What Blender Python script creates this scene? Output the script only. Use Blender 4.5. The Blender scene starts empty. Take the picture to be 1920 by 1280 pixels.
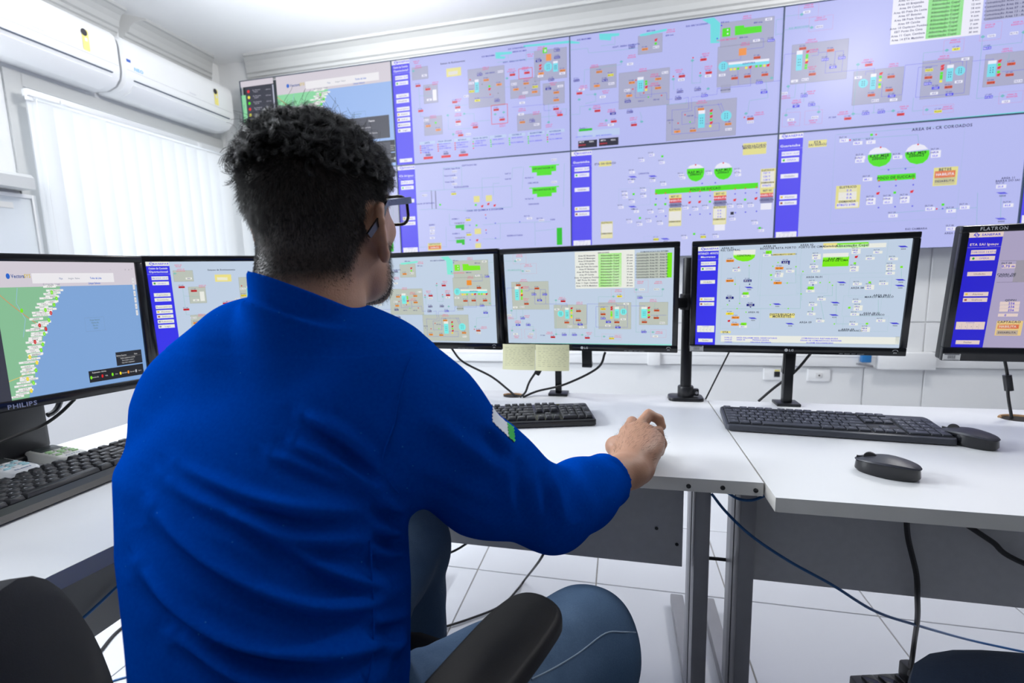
import bpy, bmesh, math, random
import numpy as np
from mathutils import Vector, Matrix
random.seed(7); RNG=np.random.default_rng(7)
sc=bpy.context.scene; COL=sc.collection
# ================================================================ camera, light, exposure
FPX=887.; EYE=np.array([0.,0.,1.11])
RC=np.array([[.97502,.00501,-.22206],[.22062,-.13693,.96565],[-.02557,-.99057,-.13462]])
_q,_=np.linalg.qr(RC); RC=_q*np.sign(np.sum(_q*RC,axis=0))          # world = RC @ (right, down, ahead)
cam=bpy.data.cameras.new('camera'); cam_o=bpy.data.objects.new('camera',cam); COL.objects.link(cam_o)
cam.sensor_width=36.; cam.lens=36.*FPX/1920.; cam.clip_start=.02; cam.clip_end=60
cam.dof.use_dof=True; cam.dof.focus_distance=.85; cam.dof.aperture_fstop=4.8
_m=Matrix.Identity(4)
for i in range(3): _m[i][0]=RC[i,0]; _m[i][1]=-RC[i,1]; _m[i][2]=-RC[i,2]; _m[i][3]=EYE[i]
cam_o.matrix_world=_m; sc.camera=cam_o
vs=sc.view_settings; vs.view_transform='Standard'; vs.look='None'; vs.gamma=1.; vs.use_curve_mapping=False; vs.exposure=0.
sc.cycles.use_denoising=True; sc.cycles.max_bounces=8; sc.cycles.sample_clamp_indirect=6.
wd=bpy.data.worlds.new('sky'); sc.world=wd; wd.use_nodes=True
_b=wd.node_tree.nodes['Background']; _b.inputs[0].default_value=(.80,.90,1.,1); _b.inputs[1].default_value=1.2
def area(name,loc,rot,sx,sy,power,col=(1,1,1),spread=180):
    l=bpy.data.lights.new(name,'AREA'); l.shape='RECTANGLE'; l.size=sx; l.size_y=sy; l.energy=power; l.color=col; l.spread=math.radians(spread)
    o=bpy.data.objects.new(name,l); COL.objects.link(o); o.location=loc; o.rotation_euler=rot; return o
LAMPS=[(-1.25,2.0),(1.40,2.05)]
# daylight at the left window; a second, unseen window added to light the shirt
area('window_daylight',(-2.76,2.33,1.45),(0,-math.pi/2,0),1.12,1.10,5,(.93,.97,1.))
area('window_daylight',(-2.74,.72,2.02),(0,-math.pi/2,0),.66,1.02,92,(.90,.95,1.))
for x,y in LAMPS:
    l=bpy.data.lights.new('ceiling_lamp_light','POINT'); l.energy=30 if x<0 else 40; l.color=(1.,.985,.96); l.shadow_soft_size=.12
    o=bpy.data.objects.new('ceiling_lamp_light',l); COL.objects.link(o); o.location=(x,y,2.36)
# ================================================================ helpers
def s2l(c): return tuple((v/12.92 if v<=.04045 else ((v+.055)/1.055)**2.4) for v in c)
def hexc(h): return s2l([int(h[i:i+2],16)/255 for i in (0,2,4)])
MATS={}
def mat(name,col,rough=.5,metal=0.,spec=.5,noise=0,nscale=20.,bump=0.,bscale=200.,**kw):
    if name in MATS: return MATS[name]
    m=bpy.data.materials.new(name); m.use_nodes=True; nt=m.node_tree; p=nt.nodes['Principled BSDF']
    p.inputs['Base Color'].default_value=(*col,1); p.inputs['Roughness'].default_value=rough; p.inputs['Metallic'].default_value=metal; p.inputs['Specular IOR Level'].default_value=spec
    for k,v in kw.items(): p.inputs[k].default_value=v
    tc=nt.nodes.new('ShaderNodeTexCoord')
    if noise:
        n=nt.nodes.new('ShaderNodeTexNoise'); n.inputs['Scale'].default_value=nscale; n.inputs['Detail'].default_value=4
        nt.links.new(tc.outputs['Object'],n.inputs['Vector'])
        mx=nt.nodes.new('ShaderNodeMix'); mx.data_type='RGBA'
        mx.inputs[6].default_value=(*[v*(1-noise) for v in col],1); mx.inputs[7].default_value=(*[min(1,v*(1+noise)) for v in col],1)
        nt.links.new(n.outputs['Fac'],mx.inputs[0]); nt.links.new(mx.outputs[2],p.inputs['Base Color'])
    if bump:
        n=nt.nodes.new('ShaderNodeTexNoise'); n.inputs['Scale'].default_value=bscale; n.inputs['Detail'].default_value=3
        nt.links.new(tc.outputs['Object'],n.inputs['Vector'])
        b=nt.nodes.new('ShaderNodeBump'); b.inputs['Strength'].default_value=bump; b.inputs['Distance'].default_value=.001
        nt.links.new(n.outputs['Fac'],b.inputs['Height']); nt.links.new(b.outputs[0],p.inputs['Normal'])
    MATS[name]=m; return m
WHITE=mat('painted_white',(.80,.81,.82),.6,noise=.03,nscale=3,bump=.15,bscale=60)
CEIL=mat('ceiling_white',(.88,.885,.89),.7,noise=.01)
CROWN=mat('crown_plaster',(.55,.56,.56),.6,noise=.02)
GROUT=mat('grout',(.33,.31,.28),.9,noise=.15)
TILE=mat('glazed_tile',(.70,.72,.76),.22,noise=.02,nscale=2)
PLAST_W=mat('white_plastic',(.82,.83,.84),.35,noise=.01)
BLACK=mat('black_plastic',(.012,.013,.016),.38,noise=.2,nscale=40)
GLOSSB=mat('gloss_black',(.010,.011,.014),.16)
KEYM=mat('key_black',(.018,.019,.023),.42,noise=.15,nscale=60,bump=.1,bscale=900)
KEYG=mat('keyboard_slate',(.042,.046,.060),.45,noise=.1,nscale=60,bump=.1,bscale=900)
METALB=mat('black_metal',(.014,.015,.018),.35,.3,noise=.1)
LAMI=mat('white_laminate',(.77,.78,.79),.38,noise=.02,nscale=8,bump=.05,bscale=300)
EDGE=mat('edge_band',(.66,.65,.62),.5,noise=.06,nscale=25)
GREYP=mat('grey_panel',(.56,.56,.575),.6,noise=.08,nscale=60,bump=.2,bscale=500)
STEEL=mat('grey_steel',(.30,.30,.32),.42,.35,noise=.12,nscale=18)
RUBBER=mat('cable_black',(.010,.010,.012),.5)
BLUEC=mat('cable_blue',(.010,.10,.30),.45)
PAPERW=mat('label_paper',(.78,.78,.76),.7)
YEL=mat('sticky_yellow',(.92,.91,.58),.75,noise=.03)
INK=mat('ink_grey',(.20,.20,.22),.8)
def link(o,parent=None):
    COL.objects.link(o)
    if parent is not None: o.parent=parent
    return o
def tag(o,label=None,cat=None,group=None,kind=None):
    if label: o['label']=label
    if cat: o['category']=cat
    if group: o['group']=group
    if kind: o['kind']=kind
    return o
def root(name,loc=(0,0,0),label=None,cat=None,group=None,rz=0.,M=None):
    o=bpy.data.objects.new(name,None); link(o); o.empty_display_size=.05
    if M is not None: o.matrix_world=M
    else: o.location=loc; o.rotation_euler=(0,0,rz)
    return tag(o,label,cat,group)
class MB:
    """collects shapes, then links them as one mesh object"""
    def __init__(s): s.v=[]; s.f=[]; s.mi=[]; s.cur=0
    def add(s,v,f):
        k=len(s.v); s.v+= [tuple(map(float,p)) for p in v]; s.f+=[tuple(i+k for i in q) for q in f]; s.mi+=[s.cur]*len(f); return s
    def bm(s,b):
        b.verts.index_update(); return s.add([v.co for v in b.verts],[[v.index for v in f.verts] for f in b.faces])
    def box(s,c,d,bev=0.,M=None,seg=2,taper=None):
        b=bmesh.new(); bmesh.ops.create_cube(b,size=1.)
        for v in b.verts:
            t=taper if (taper and v.co.z>0) else (1,1)
            v.co=Vector((v.co.x*d[0]*t[0],v.co.y*d[1]*t[1],v.co.z*d[2]))
        if bev: bmesh.ops.bevel(b,geom=b.edges[:],offset=bev,segments=seg,affect='EDGES',profile=.5)
        for v in b.verts: v.co=(M@v.co if M is not None else v.co)+Vector(c)
        s.bm(b); b.free(); return s
    def prism(s,pts,z0,z1,bev=0.,f=None,seg=2):
        b=bmesh.new(); vs_=[b.verts.new((x,y,z0)) for x,y in pts]; fc=b.faces.new(vs_)
        r=bmesh.ops.extrude_face_region(b,geom=[fc]); bmesh.ops.translate(b,verts=[e for e in r['geom'] if isinstance(e,bmesh.types.BMVert)],vec=(0,0,z1-z0))
        bmesh.ops.recalc_face_normals(b,faces=b.faces[:])
        if bev:
            ed=[e for e in b.edges if abs(e.verts[0].co.z-e.verts[1].co.z)<1e-6 and abs(e.verts[0].co.z-max(z0,z1))<1e-6]
            bmesh.ops.bevel(b,geom=ed,offset=bev,segments=seg,affect='EDGES',profile=.5)
        if f:
            for v in b.verts: v.co=Vector(f(*v.co))
            bmesh.ops.recalc_face_normals(b,faces=b.faces[:])
        s.bm(b); b.free(); return s
    def cyl(s,a,b_,r,r2=None,n=20,cap=True):
        return s.tube([a,b_],[r,r if r2 is None else r2],n,cap)
    def tube(s,pts,r,n=8,cap=True):
        P=[np.array(p,float) for p in pts]; rr=r if hasattr(r,'__len__') else [r]*len(P); fr=None; rings=[]
        for i,p in enumerate(P):
            t=P[min(i+1,len(P)-1)]-P[max(i-1,0)]; t/=np.linalg.norm(t)+1e-12
            if fr is None: fr=np.cross(t,[0,0,1.] if abs(t[2])<.9 else [1.,0,0])
            fr=fr-t*(fr@t); fr/=np.linalg.norm(fr); bi=np.cross(t,fr)
            rings.append([p+rr[i]*(math.cos(2*math.pi*k/n)*fr+math.sin(2*math.pi*k/n)*bi) for k in range(n)])
        v=[q for R_ in rings for q in R_]; f=[]
        for i in range(len(P)-1):
            for k in range(n): f.append((i*n+k,i*n+(k+1)%n,(i+1)*n+(k+1)%n,(i+1)*n+k))
        if cap: f.append(tuple(range(n))[::-1]); f.append(tuple((len(P)-1)*n+k for k in range(n)))
        return s.add(v,f)
    def lathe(s,prof,c=(0,0,0),n=28,M=None):
        v=[];f=[]
        for r,z in prof:
            for k in range(n):
                q=Vector((r*math.cos(2*math.pi*k/n),r*math.sin(2*math.pi*k/n),z)); v.append((M@q if M is not None else q)+Vector(c))
        for i in range(len(prof)-1):
            for k in range(n): f.append((i*n+k,i*n+(k+1)%n,(i+1)*n+(k+1)%n,(i+1)*n+k))
        f.append(tuple(range(n))[::-1]); f.append(tuple((len(prof)-1)*n+k for k in range(n)))
        return s.add(v,f)
    def mesh(s,name,mats,smooth=True):
        me=bpy.data.meshes.new(name); me.from_pydata(s.v,[],s.f)
        for m in (mats if isinstance(mats,(list,tuple)) else [mats]): me.materials.append(m)
        if len(me.materials)>1: me.polygons.foreach_set('material_index',s.mi)
        me.update()
        if smooth:
            me.polygons.foreach_set('use_smooth',[True]*len(me.polygons)); me.set_sharp_from_angle(angle=math.radians(38))
        return me
    def build(s,name,mats,parent=None,loc=None,smooth=True,**kw):
        o=bpy.data.objects.new(name,s.mesh(name,mats,smooth)); link(o,parent)
        if loc is not None: o.location=loc
        return tag(o,**kw)
def copy(o,parent):
    c=o.copy(); COL.objects.link(c); c.parent=parent; return c
def copy_tree(o,parent=None):
    c=copy(o,parent)
    for ch in list(o.children): copy_tree(ch,c)
    return c
def rrect(w,h,r,n=5,cx=0,cy=0):
    out=[]
    for sx,sy,a0 in ((1,1,0),(-1,1,90),(-1,-1,180),(1,-1,270)):
        for k in range(n+1):
            a=math.radians(a0+90*k/n); out.append((cx+sx*(w/2-r)+r*math.cos(a),cy+sy*(h/2-r)+r*math.sin(a)))
    return out
def crom(P,n=8):
    P=[np.array(p,float) for p in P]; P=[2*P[0]-P[1]]+P+[2*P[-1]-P[-2]]; out=[]
    for i in range(1,len(P)-2):
        for k in range(n):
            t=k/n; a,b,c,d=P[i-1:i+3]; out.append(.5*((2*b)+(c-a)*t+(2*a-5*b+4*c-d)*t*t+(3*b-a-3*c+d)*t**3))
    return out+[P[-2]]
def ray(px,py): return RC@np.array([px-960.,py-640.,FPX])
def atz(px,py,z): d=ray(px,py); return EYE+d*((z-EYE[2])/d[2])
def aty(px,py,y): d=ray(px,py); return EYE+d*(y/d[1])
def atx(px,py,x): d=ray(px,py); return EYE+d*(x/d[0])
# ---- flat lettering: glyph outlines from the built-in font, cached
_GL={}; _BOLD={}
def glyph(ch,bold=False):
    k=(ch,bold)
    if k not in _GL:
        c=bpy.data.curves.new('g','FONT'); c.body=ch; c.size=1.; c.resolution_u=2; c.offset=.025 if bold else 0.
        o=bpy.data.objects.new('g',c); COL.objects.link(o); dg=bpy.context.evaluated_depsgraph_get(); me=o.evaluated_get(dg).to_mesh()
        v=np.array([p.co[:2] for p in me.vertices]).reshape(-1,2); f=[tuple(p.vertices) for p in me.polygons]
        c.body=ch+'|'; dg.update(); o.evaluated_get(dg).to_mesh_clear()
        w={' ':.32,'i':.24,'l':.24,'I':.28,'.':.28,',':.28,'-':.32,'m':.86,'M':.80,'W':.90,'w':.74,':':.28,'t':.36,'f':.34,'r':.38,'1':.58,'j':.26,'/':.33}.get(ch)
        if w is None: w=(v[:,0].max()+.07) if len(v) else .3
        COL.objects.unlink(o); bpy.data.objects.remove(o); bpy.data.curves.remove(c)
        _GL[k]=(v,f,w)
    return _GL[k]
def text_shape(t,h,bold=False,align=0,stretch=1.):
    """vertices (n,2) and faces of a line of capitals of height h, centred on (0,0) when align=0"""
    V_=[];F_=[];x=0.;n=0
    for ch in t:
        v,f,w=glyph(ch,bold)
        if len(v): V_.append(v+[x,0]); F_+=[tuple(i+n for i in q) for q in f]; n+=len(v)
        x+=w
    if not V_: return np.zeros((0,2)),[]
    A=np.concatenate(V_); k=h/.70; A=A*[k*stretch,k]; W=x*k*stretch
    return A-[W/2 if align==0 else (0 if align<0 else W),h/2],F_
def lettering(name,t,h,M,m,parent,bold=False,**kw):
    """printed words as a thin flat mesh; M maps local xy plane to the parent's space"""
    A,F_=text_shape(t,h,bold); b=MB(); b.add([M@Vector((x,y,0)) for x,y in A],F_); return b.build(name,m,parent,smooth=False,**kw)

# ---------------------------------------------------------------- signed-distance modelling
V=lambda *a: np.array(a,dtype=np.float32)
def axis(lo,hi,coarse,fine=()):
    out=[];x=lo;
    segs=[];cur=lo
    for a,b,h in sorted(fine):
        if a>cur: segs.append((cur,a,coarse))
        segs.append((max(a,cur),b,h));cur=b
    if cur<hi: segs.append((cur,hi,coarse))
    for a,b,h in segs:
        n=max(1,int(round((b-a)/h)));out.append(np.linspace(a,b,n,endpoint=False))
    return np.append(np.concatenate(out),hi).astype(np.float32)
class Field:
    def __init__(s,ax):
        s.ax=ax;s.d=np.full([len(a) for a in ax],1.0,np.float32)
    def sub(s,lo,hi):
        sl=[];
        for a,l,h in zip(s.ax,lo,hi):
            i=int(np.searchsorted(a,l)),int(np.searchsorted(a,h));sl.append(slice(i[0],max(i[1],i[0])))
        g=np.meshgrid(*[a[q] for a,q in zip(s.ax,sl)],indexing='ij',sparse=True)
        return tuple(sl),g
    def put(s,fn,lo,hi,k=.02,op='u'):
        m=.03+k;lo=np.asarray(lo)-m;hi=np.asarray(hi)+m
        sl,g=s.sub(lo,hi)
        if 0 in s.d[sl].shape: return
        v=np.asarray(fn(*g),np.float32);d=s.d[sl]
        if op=='u':
            if k>0:
                h=np.maximum(k-np.abs(d-v),0)/k;r=np.minimum(d,v)-h*h*k*.25
            else: r=np.minimum(d,v)
        else:
            if k>0:
                h=np.maximum(k-np.abs(d+v),0)/k;r=np.maximum(d,-v)+h*h*k*.25
            else: r=np.maximum(d,-v)
        s.d[sl]=r
    def cone(s,a,b,ra,rb,k=.02,op='u'):
        a=np.asarray(a,np.float32);b=np.asarray(b,np.float32);ab=b-a;L=float(ab@ab)
        def fn(x,y,z):
            px,py,pz=x-a[0],y-a[1],z-a[2]
            t=np.clip((px*ab[0]+py*ab[1]+pz*ab[2])/L,0,1)
            return np.sqrt((px-t*ab[0])**2+(py-t*ab[1])**2+(pz-t*ab[2])**2)-(ra+(rb-ra)*t)
        r=max(ra,rb);s.put(fn,np.minimum(a,b)-r,np.maximum(a,b)+r,k,op)
    def chain(s,pts,rad,k=.02):
        for i in range(len(pts)-1): s.cone(pts[i],pts[i+1],rad[i],rad[i+1],k)
    def ell(s,c,r,M=None,k=.02,op='u'):
        c=np.asarray(c,np.float32);r=np.asarray(r,np.float32);M=np.eye(3,dtype=np.float32) if M is None else np.asarray(M,np.float32)
        def fn(x,y,z):
            px,py,pz=x-c[0],y-c[1],z-c[2]
            q=[px*M[i,0]+py*M[i,1]+pz*M[i,2] for i in range(3)]
            k0=np.sqrt(sum((q[i]/r[i])**2 for i in range(3)));k1=np.sqrt(sum((q[i]/r[i]**2)**2 for i in range(3)))
            return k0*(k0-1)/np.maximum(k1,1e-6)
        R=float(max(r));s.put(fn,c-R,c+R,k,op)
    def trunk(s,st,k=.03,op='u',grow=0.,pw=2.0):
        # st rows: z, cx, cy, half width, half depth, yaw(deg, + turns to the left)
        st=np.array(st,np.float32);zz=st[:,0]
        def fn(x,y,z):
            zc=np.clip(z,zz[0],zz[-1])
            c=[np.interp(zc,zz,st[:,i]).astype(np.float32) for i in range(1,6)]
            a=np.radians(c[4]);px,py=x-c[0],y-c[1]
            u=(px*np.cos(a)+py*np.sin(a))/(c[2]+grow);w=(-px*np.sin(a)+py*np.cos(a))/(c[3]+grow)
            d=((np.abs(u)**pw+np.abs(w)**pw)**(1/pw)-1)*np.minimum(c[2],c[3])
            dz=np.abs(z-zc)
            return np.where(dz>0,np.sqrt(np.maximum(d,0)**2+dz**2)+np.minimum(d,0)*0,d)
        R=float(max(st[:,3].max(),st[:,4].max()))+grow
        s.put(fn,(st[:,1].min()-R,st[:,2].min()-R,zz[0]-.02),(st[:,1].max()+R,st[:,2].max()+R,zz[-1]+.02),k,op)
    def mesh(s):
        d=s.d;ax=s.ax;ins=d<0
        n=[q-1 for q in d.shape]
        cnt=np.zeros(n,np.uint8)
        for i in (0,1):
            for j in (0,1):
                for k in (0,1): cnt+=ins[i:i+n[0],j:j+n[1],k:k+n[2]]
        act=(cnt>0)&(cnt<8);I=np.argwhere(act);idx=np.full(n,-1,np.int32);idx[act]=np.arange(len(I))
        acc=np.zeros((len(I),3),np.float64);w=np.zeros(len(I))
        X=[ax[a][I[:,a]] for a in range(3)];H=[ax[a][I[:,a]+1]-ax[a][I[:,a]] for a in range(3)]
        for a in range(3):
            b,c=[q for q in range(3) if q!=a]
            for u in (0,1):
                for v in (0,1):
                    o=[0,0,0];o[b]=u;o[c]=v;p=I+o;q=p.copy();q[:,a]+=1
                    d0=d[p[:,0],p[:,1],p[:,2]];d1=d[q[:,0],q[:,1],q[:,2]]
                    m=(d0<0)!=(d1<0);t=np.where(m,d0/np.where(m,d0-d1,1),0)
                    pos=np.empty((len(I),3));pos[:,a]=X[a]+t*H[a];pos[:,b]=X[b]+u*H[b];pos[:,c]=X[c]+v*H[c]
                    acc[m]+=pos[m];w+=m
        Vt=acc/w[:,None];F=[]
        for a in range(3):
            b,c=(a+1)%3,(a+2)%3
            s0=[slice(None)]*3;s1=[slice(None)]*3
            s0[a]=slice(0,-1);s1[a]=slice(1,None)
            A=ins[tuple(s0)];B=ins[tuple(s1)];ch=np.argwhere(A!=B)
            ok=(ch[:,b]>0)&(ch[:,c]>0)&(ch[:,b]<n[b])&(ch[:,c]<n[c]);ch=ch[ok]
            fl=A[ch[:,0],ch[:,1],ch[:,2]]
            def cell(db,dc):
                q=ch.copy();q[:,b]-=db;q[:,c]-=dc;return idx[q[:,0],q[:,1],q[:,2]]
            Q=np.stack([cell(1,1),cell(0,1),cell(0,0),cell(1,0)],1)
            Q[~fl]=Q[~fl][:,::-1];F.append(Q)
        return Vt.astype(np.float64),np.concatenate(F)
def grad_normals(Vt,F):
    n=np.cross(Vt[F[:,2]]-Vt[F[:,0]],Vt[F[:,3]]-Vt[F[:,1]]);N=np.zeros_like(Vt)
    for i in range(4): np.add.at(N,F[:,i],n)
    return N/np.maximum(np.linalg.norm(N,axis=1,keepdims=True),1e-12)
def smooth_mesh(Vt,F,it=3,lam=.5):
    for _ in range(it):
        S=np.zeros_like(Vt);C=np.zeros(len(Vt))
        for i in range(4):
            for j in (1,3):
                np.add.at(S,F[:,i],Vt[F[:,(i+j)%4]]);np.add.at(C,F[:,i],1)
        Vt=Vt+lam*(S/C[:,None]-Vt)
    return Vt
def basis(w,up=(0,0,1)):
    w=np.asarray(w,float);w=w/np.linalg.norm(w);u=np.cross(up,w);u/=np.linalg.norm(u);return np.array([u,np.cross(w,u),w],np.float32)
# ---------------------------------------------------------------- the man's joints (metres)
SH_R=V(-.236,.525,.936);EL_R=V(-.090,.612,.790);WR_R=V(.022,.815,.778)
SH_L=V(-.549,.540,.953);EL_L=V(-.600,.690,.785);WR_L=V(-.472,.842,.772)
HEAD=V(-.368,.552,1.198)
HIP_R=V(-.285,.410,.545);KN_R=V(-.052,.735,.495);AN_R=V(-.010,.640,.10)
HIP_L=V(-.460,.450,.545);KN_L=V(-.452,.925,.520);AN_L=V(-.465,.900,.10)
TORSO=[(.44,-.365,.400,.130,.128,-15),(.55,-.365,.400,.132,.133,-12),(.66,-.366,.410,.136,.138,-8),(.75,-.375,.425,.146,.138,-4),
       (.83,-.398,.445,.163,.130,0),(.90,-.410,.470,.189,.120,0),(.96,-.404,.495,.164,.100,0),(1.01,-.385,.515,.105,.080,0),(1.04,-.378,.525,.075,.068,0)]
NECK=V(-.372,.525,1.0)
def build_shirt(h=.005):
    fh=.0022;S=Field([axis(-.78,.12,h,[(-.475,-.275,fh)]),axis(.18,1.02,h,[(.42,.62,fh)]),axis(.44,1.16,h,[(1.02,1.14,fh)])])
    S.trunk(TORSO,k=.03)
    S.chain([V(-.372,.525,1.030),V(-.290,.520,.985),SH_R],[.060,.066,.072],.06)
    S.chain([V(-.385,.530,1.030),V(-.470,.530,1.005),SH_L],[.060,.070,.075],.06)
    S.chain([SH_R,(SH_R+EL_R)/2+V(-.008,0,-.012),EL_R],[.072,.068,.051],.03)
    U=(EL_R-WR_R)/np.linalg.norm(EL_R-WR_R);cuff=WR_R+U*.088
    S.chain([EL_R,(EL_R+cuff)/2,cuff-U*.05],[.052,.049,.040],.025)
    S.ell(cuff-U*.06,(.09,.09,.06),basis(U),k=.0,op='s')
    S.cone(cuff-U*.05,cuff+U*.03,.034,.034,k=.0,op='s')
    S.chain([SH_L,EL_L,WR_L-V(.022,.037,0)],[.076,.058,.040],.06)
    S.chain([SH_L+V(.01,-.02,-.02),V(-.536,.480,.84),V(-.512,.455,.74)],[.052,.046,.036],.06)
    # standing collar band, then the hollow for the neck
    ca=V(-.368,.520,1.03)
    def tube(r,top,dz=0.):
        def fn(x,y,z):
            u=np.clip(z-1.03,-.03,.1)
            rad=np.sqrt(((x-ca[0]-.02*u)/1.0)**2+((y-ca[1]+.10*u)/1.06)**2)-(r-.07*u)
            return np.maximum(rad,np.maximum(z-(1.094+dz-(x+.372)*.32-(y-.515)*.34) if top else z-1.3,1.01-z))
        return fn
    S.put(tube(.0800,True,-.036),ca-.13,ca+.14,.016)
    S.put(tube(.0725,True),ca-.13,ca+.14,.008)
    t2=tube(.0652,False);S.put(lambda x,y,z:np.maximum(t2(x,y,z),1.064-z),ca-.13,ca+V(.13,.13,.16),.0,'s')
    return S
RH=np.array([[1.,0,0],[0,1.,0],[0,0,1]])   # rows right, forward, up before the head tips
_p=np.radians(7.);RH=np.array([RH[0],RH[1]*np.cos(_p)+RH[2]*np.sin(_p),RH[2]*np.cos(_p)-RH[1]*np.sin(_p)])
def hd(x,y,z): return (HEAD+x*RH[0]+y*RH[1]+z*RH[2]).astype(np.float32)
def hloc(P): return (P-HEAD)@RH.T
HANDC=V(.066,.945,.795)
def build_body():
    fh,ff=.0026,.0026
    S=Field([axis(-.72,.20,.009,[(-.500,-.272,fh),(-.03,.105,ff)]),axis(.20,1.08,.009,[(.43,.69,fh),(.78,1.010,ff)]),axis(.0,1.36,.009,[(.735,.835,ff),(1.05,1.355,fh)])])
    M=RH.astype(np.float32)
    # trunk and limbs inside the clothes
    S.trunk(TORSO,k=.02,grow=-.016)
    S.chain([V(-.372,.525,1.00),SH_R],[.050,.055],.05);S.chain([V(-.385,.530,1.0),SH_L],[.050,.055],.05)
    S.chain([SH_R,EL_R,WR_R],[.055,.043,.0275],.02);S.chain([SH_L,EL_L,WR_L],[.055,.043,.028],.02)
    for H,K,A in ((HIP_R,KN_R,AN_R),(HIP_L,KN_L,AN_L)):
        S.chain([H,K],[.082,.058],.03);S.chain([K+V(0,0,-.01),A],[.056,.038],.02)
        S.cone(A+V(0,-.02,-.055),A+V(.03,.15,-.065),.038,.030,.03)
    # neck and head
    S.chain([V(-.376,.522,.98),V(-.381,.518,1.06),hd(-.006,-.022,-.05)],[.060,.0615,.065],.03)
    S.ell(hd(.005,-.012,.018),(.0725,.094,.084),M,.02)
    S.ell(hd(0,.038,-.030),(.060,.060,.085),M,.03)
    for sx in (-1,1):
        S.chain([hd(.044*sx,.008,-.055),hd(.035*sx,.030,-.090),hd(.014*sx,.082,-.112)],[.022,.020,.020],.025)
        S.ell(hd(.038*sx,.070,-.028),(.020,.018,.016),M,.02)         # cheekbones
        S.ell(hd(.031*sx,.097,.006),(.017,.014,.011),M,.012,'s')      # eye sockets
        S.ell(hd(.031*sx,.080,.006),(.013,.0135,.013),M,.004)         # eyeballs
        S.cone(hd(.012*sx,.094,.021),hd(.044*sx,.082,.022),.0075,.006,.012)  # brows
        S.ell(hd(.011*sx,.101,-.036),(.009,.010,.008),M,.008)         # nostril wings
    S.chain([hd(0,.092,.010),hd(0,.113,-.030)],[.008,.0115],.012)     # nose
    S.ell(hd(0,.092,-.060),(.024,.012,.006),M,.008);S.ell(hd(0,.091,-.070),(.020,.012,.007),M,.006)
    S.ell(hd(0,.104,-.0652),(.022,.008,.0016),M,.003,'s')
    S.ell(hd(0,.084,-.108),(.020,.016,.014),M,.02)
    # ears: bowl, rim, lobe and hollow
    for sx in (-1,1):
        c=lambda f,u,o: hd(sx*(.0715+o-.42*f),-.004+f,-.030+u)
        rim=[(.012,.012),(.010,.026),(-.001,.033),(-.013,.029),(-.018,.015),(-.017,.0),(-.012,-.013),(-.004,-.024)]
        E=basis(RH[0]*sx+RH[1]*.42,RH[2])
        S.ell(c(-.003,.005,.006),(.017,.029,.0060),E,.006)
        S.cone(c(-.002,.004,-.012),c(-.004,.004,.002),.018,.014,.012)
        S.chain([c(f,u,.0095) for f,u in rim],[.0036,.0044,.0048,.005,.0048,.0044,.0042,.005],.003)
        S.ell(c(.000,-.027,.007),(.009,.010,.0062),E,.006)
        S.ell(c(.0015,.004,.0125),(.0095,.016,.0055),E,.004,'s')
    hand(S);left_hand(S)
    return S
def hand(S):
    w=WR_R;o=V(.045,.868,.775)
    def T(x,y,z): return (w+V((x-o[0])*.80-.001,(y-o[1])*1.0,(z-o[2])*1.05+.004)).astype(np.float32)
    k=[T(.036,.958,.800),T(.064,.968,.806),T(.088,.958,.802),T(.105,.940,.792)]
    for i,q in enumerate(k): S.cone(w+V(-.012+.008*i,.006,.0),q,.0225,.0130,.022)
    S.cone(w+V(.0,-.03,.003),w+V(.004,.02,.002),.0255,.0245,.02)
    S.ell(T(.068,.915,.792),(.036,.050,.018),None,.02)
    fin=[[k[0],T(.050,1.000,.808),T(.070,1.014,.794),T(.082,1.014,.775)],
         [k[1],T(.090,1.001,.823),T(.114,1.001,.815),T(.121,.995,.803)],
         [k[2],T(.110,.980,.797),T(.120,.974,.777),T(.114,.962,.764)],
         [k[3],T(.110,.962,.790),T(.112,.958,.772),T(.106,.948,.760)]]
    rad=[[.0125,.0105,.0092,.0080],[.0130,.0108,.0094,.0082],[.0122,.0102,.0090,.0080],[.0110,.0090,.0080,.0070]]
    for f,r in zip(fin,rad): S.chain(f,r,.004)
    S.chain([w+V(-.010,.020,.002),T(.010,.925,.784),T(.004,.958,.770),T(.018,.982,.759)],[.020,.0165,.0125,.0095],.010)
def left_hand(S):
    w=WR_L;d=V(.52,.85,0);s=V(.85,-.52,0)          # along the hand, and towards its thumb
    P=lambda a,b,z: (w+d*a+s*b+V(0,0,z)).astype(np.float32)
    k=[P(.085,.028,.006),P(.090,.008,.008),P(.086,-.012,.006),P(.078,-.030,.002)]
    for i,q in enumerate(k): S.cone(P(.010,.010-.006*i,0),q,.0215,.0125,.02)
    for q,l,r in zip(k,(.070,.078,.072,.056),(.0108,.0112,.0106,.0092)):
        S.chain([q,(q+d*l*.45+V(0,0,.004)).astype(np.float32),(q+d*l*.78+V(0,0,-.008)).astype(np.float32),(q+d*l+V(0,0,-.019)).astype(np.float32)],[r,r*.92,r*.82,r*.70],.003)
    S.chain([P(.015,.020,-.002),P(.045,.048,-.006),P(.072,.062,-.012),P(.092,.064,-.017)],[.018,.0145,.0115,.009],.008)
def build_jeans(h=.0065):
    S=Field([axis(-.70,.16,h),axis(.18,1.06,h),axis(.08,.70,h)])
    S.trunk([(.46,-.365,.405,.165,.140,-18),(.56,-.365,.402,.150,.140,-14),(.66,-.368,.410,.134,.130,-8)],k=.03)
    for H,K,A,ra,rk in ((HIP_R,KN_R,AN_R,.100,.082),(HIP_L,KN_L,AN_L,.098,.078)):
        S.chain([H,(H+K)/2,K],[ra,(ra+rk)/2,rk],.03)
        S.chain([K+V(0,0,-.005),(K+A)/2,A+V(0,0,.01)],[rk-.002,.068,.062],.03)
    return S

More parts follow.
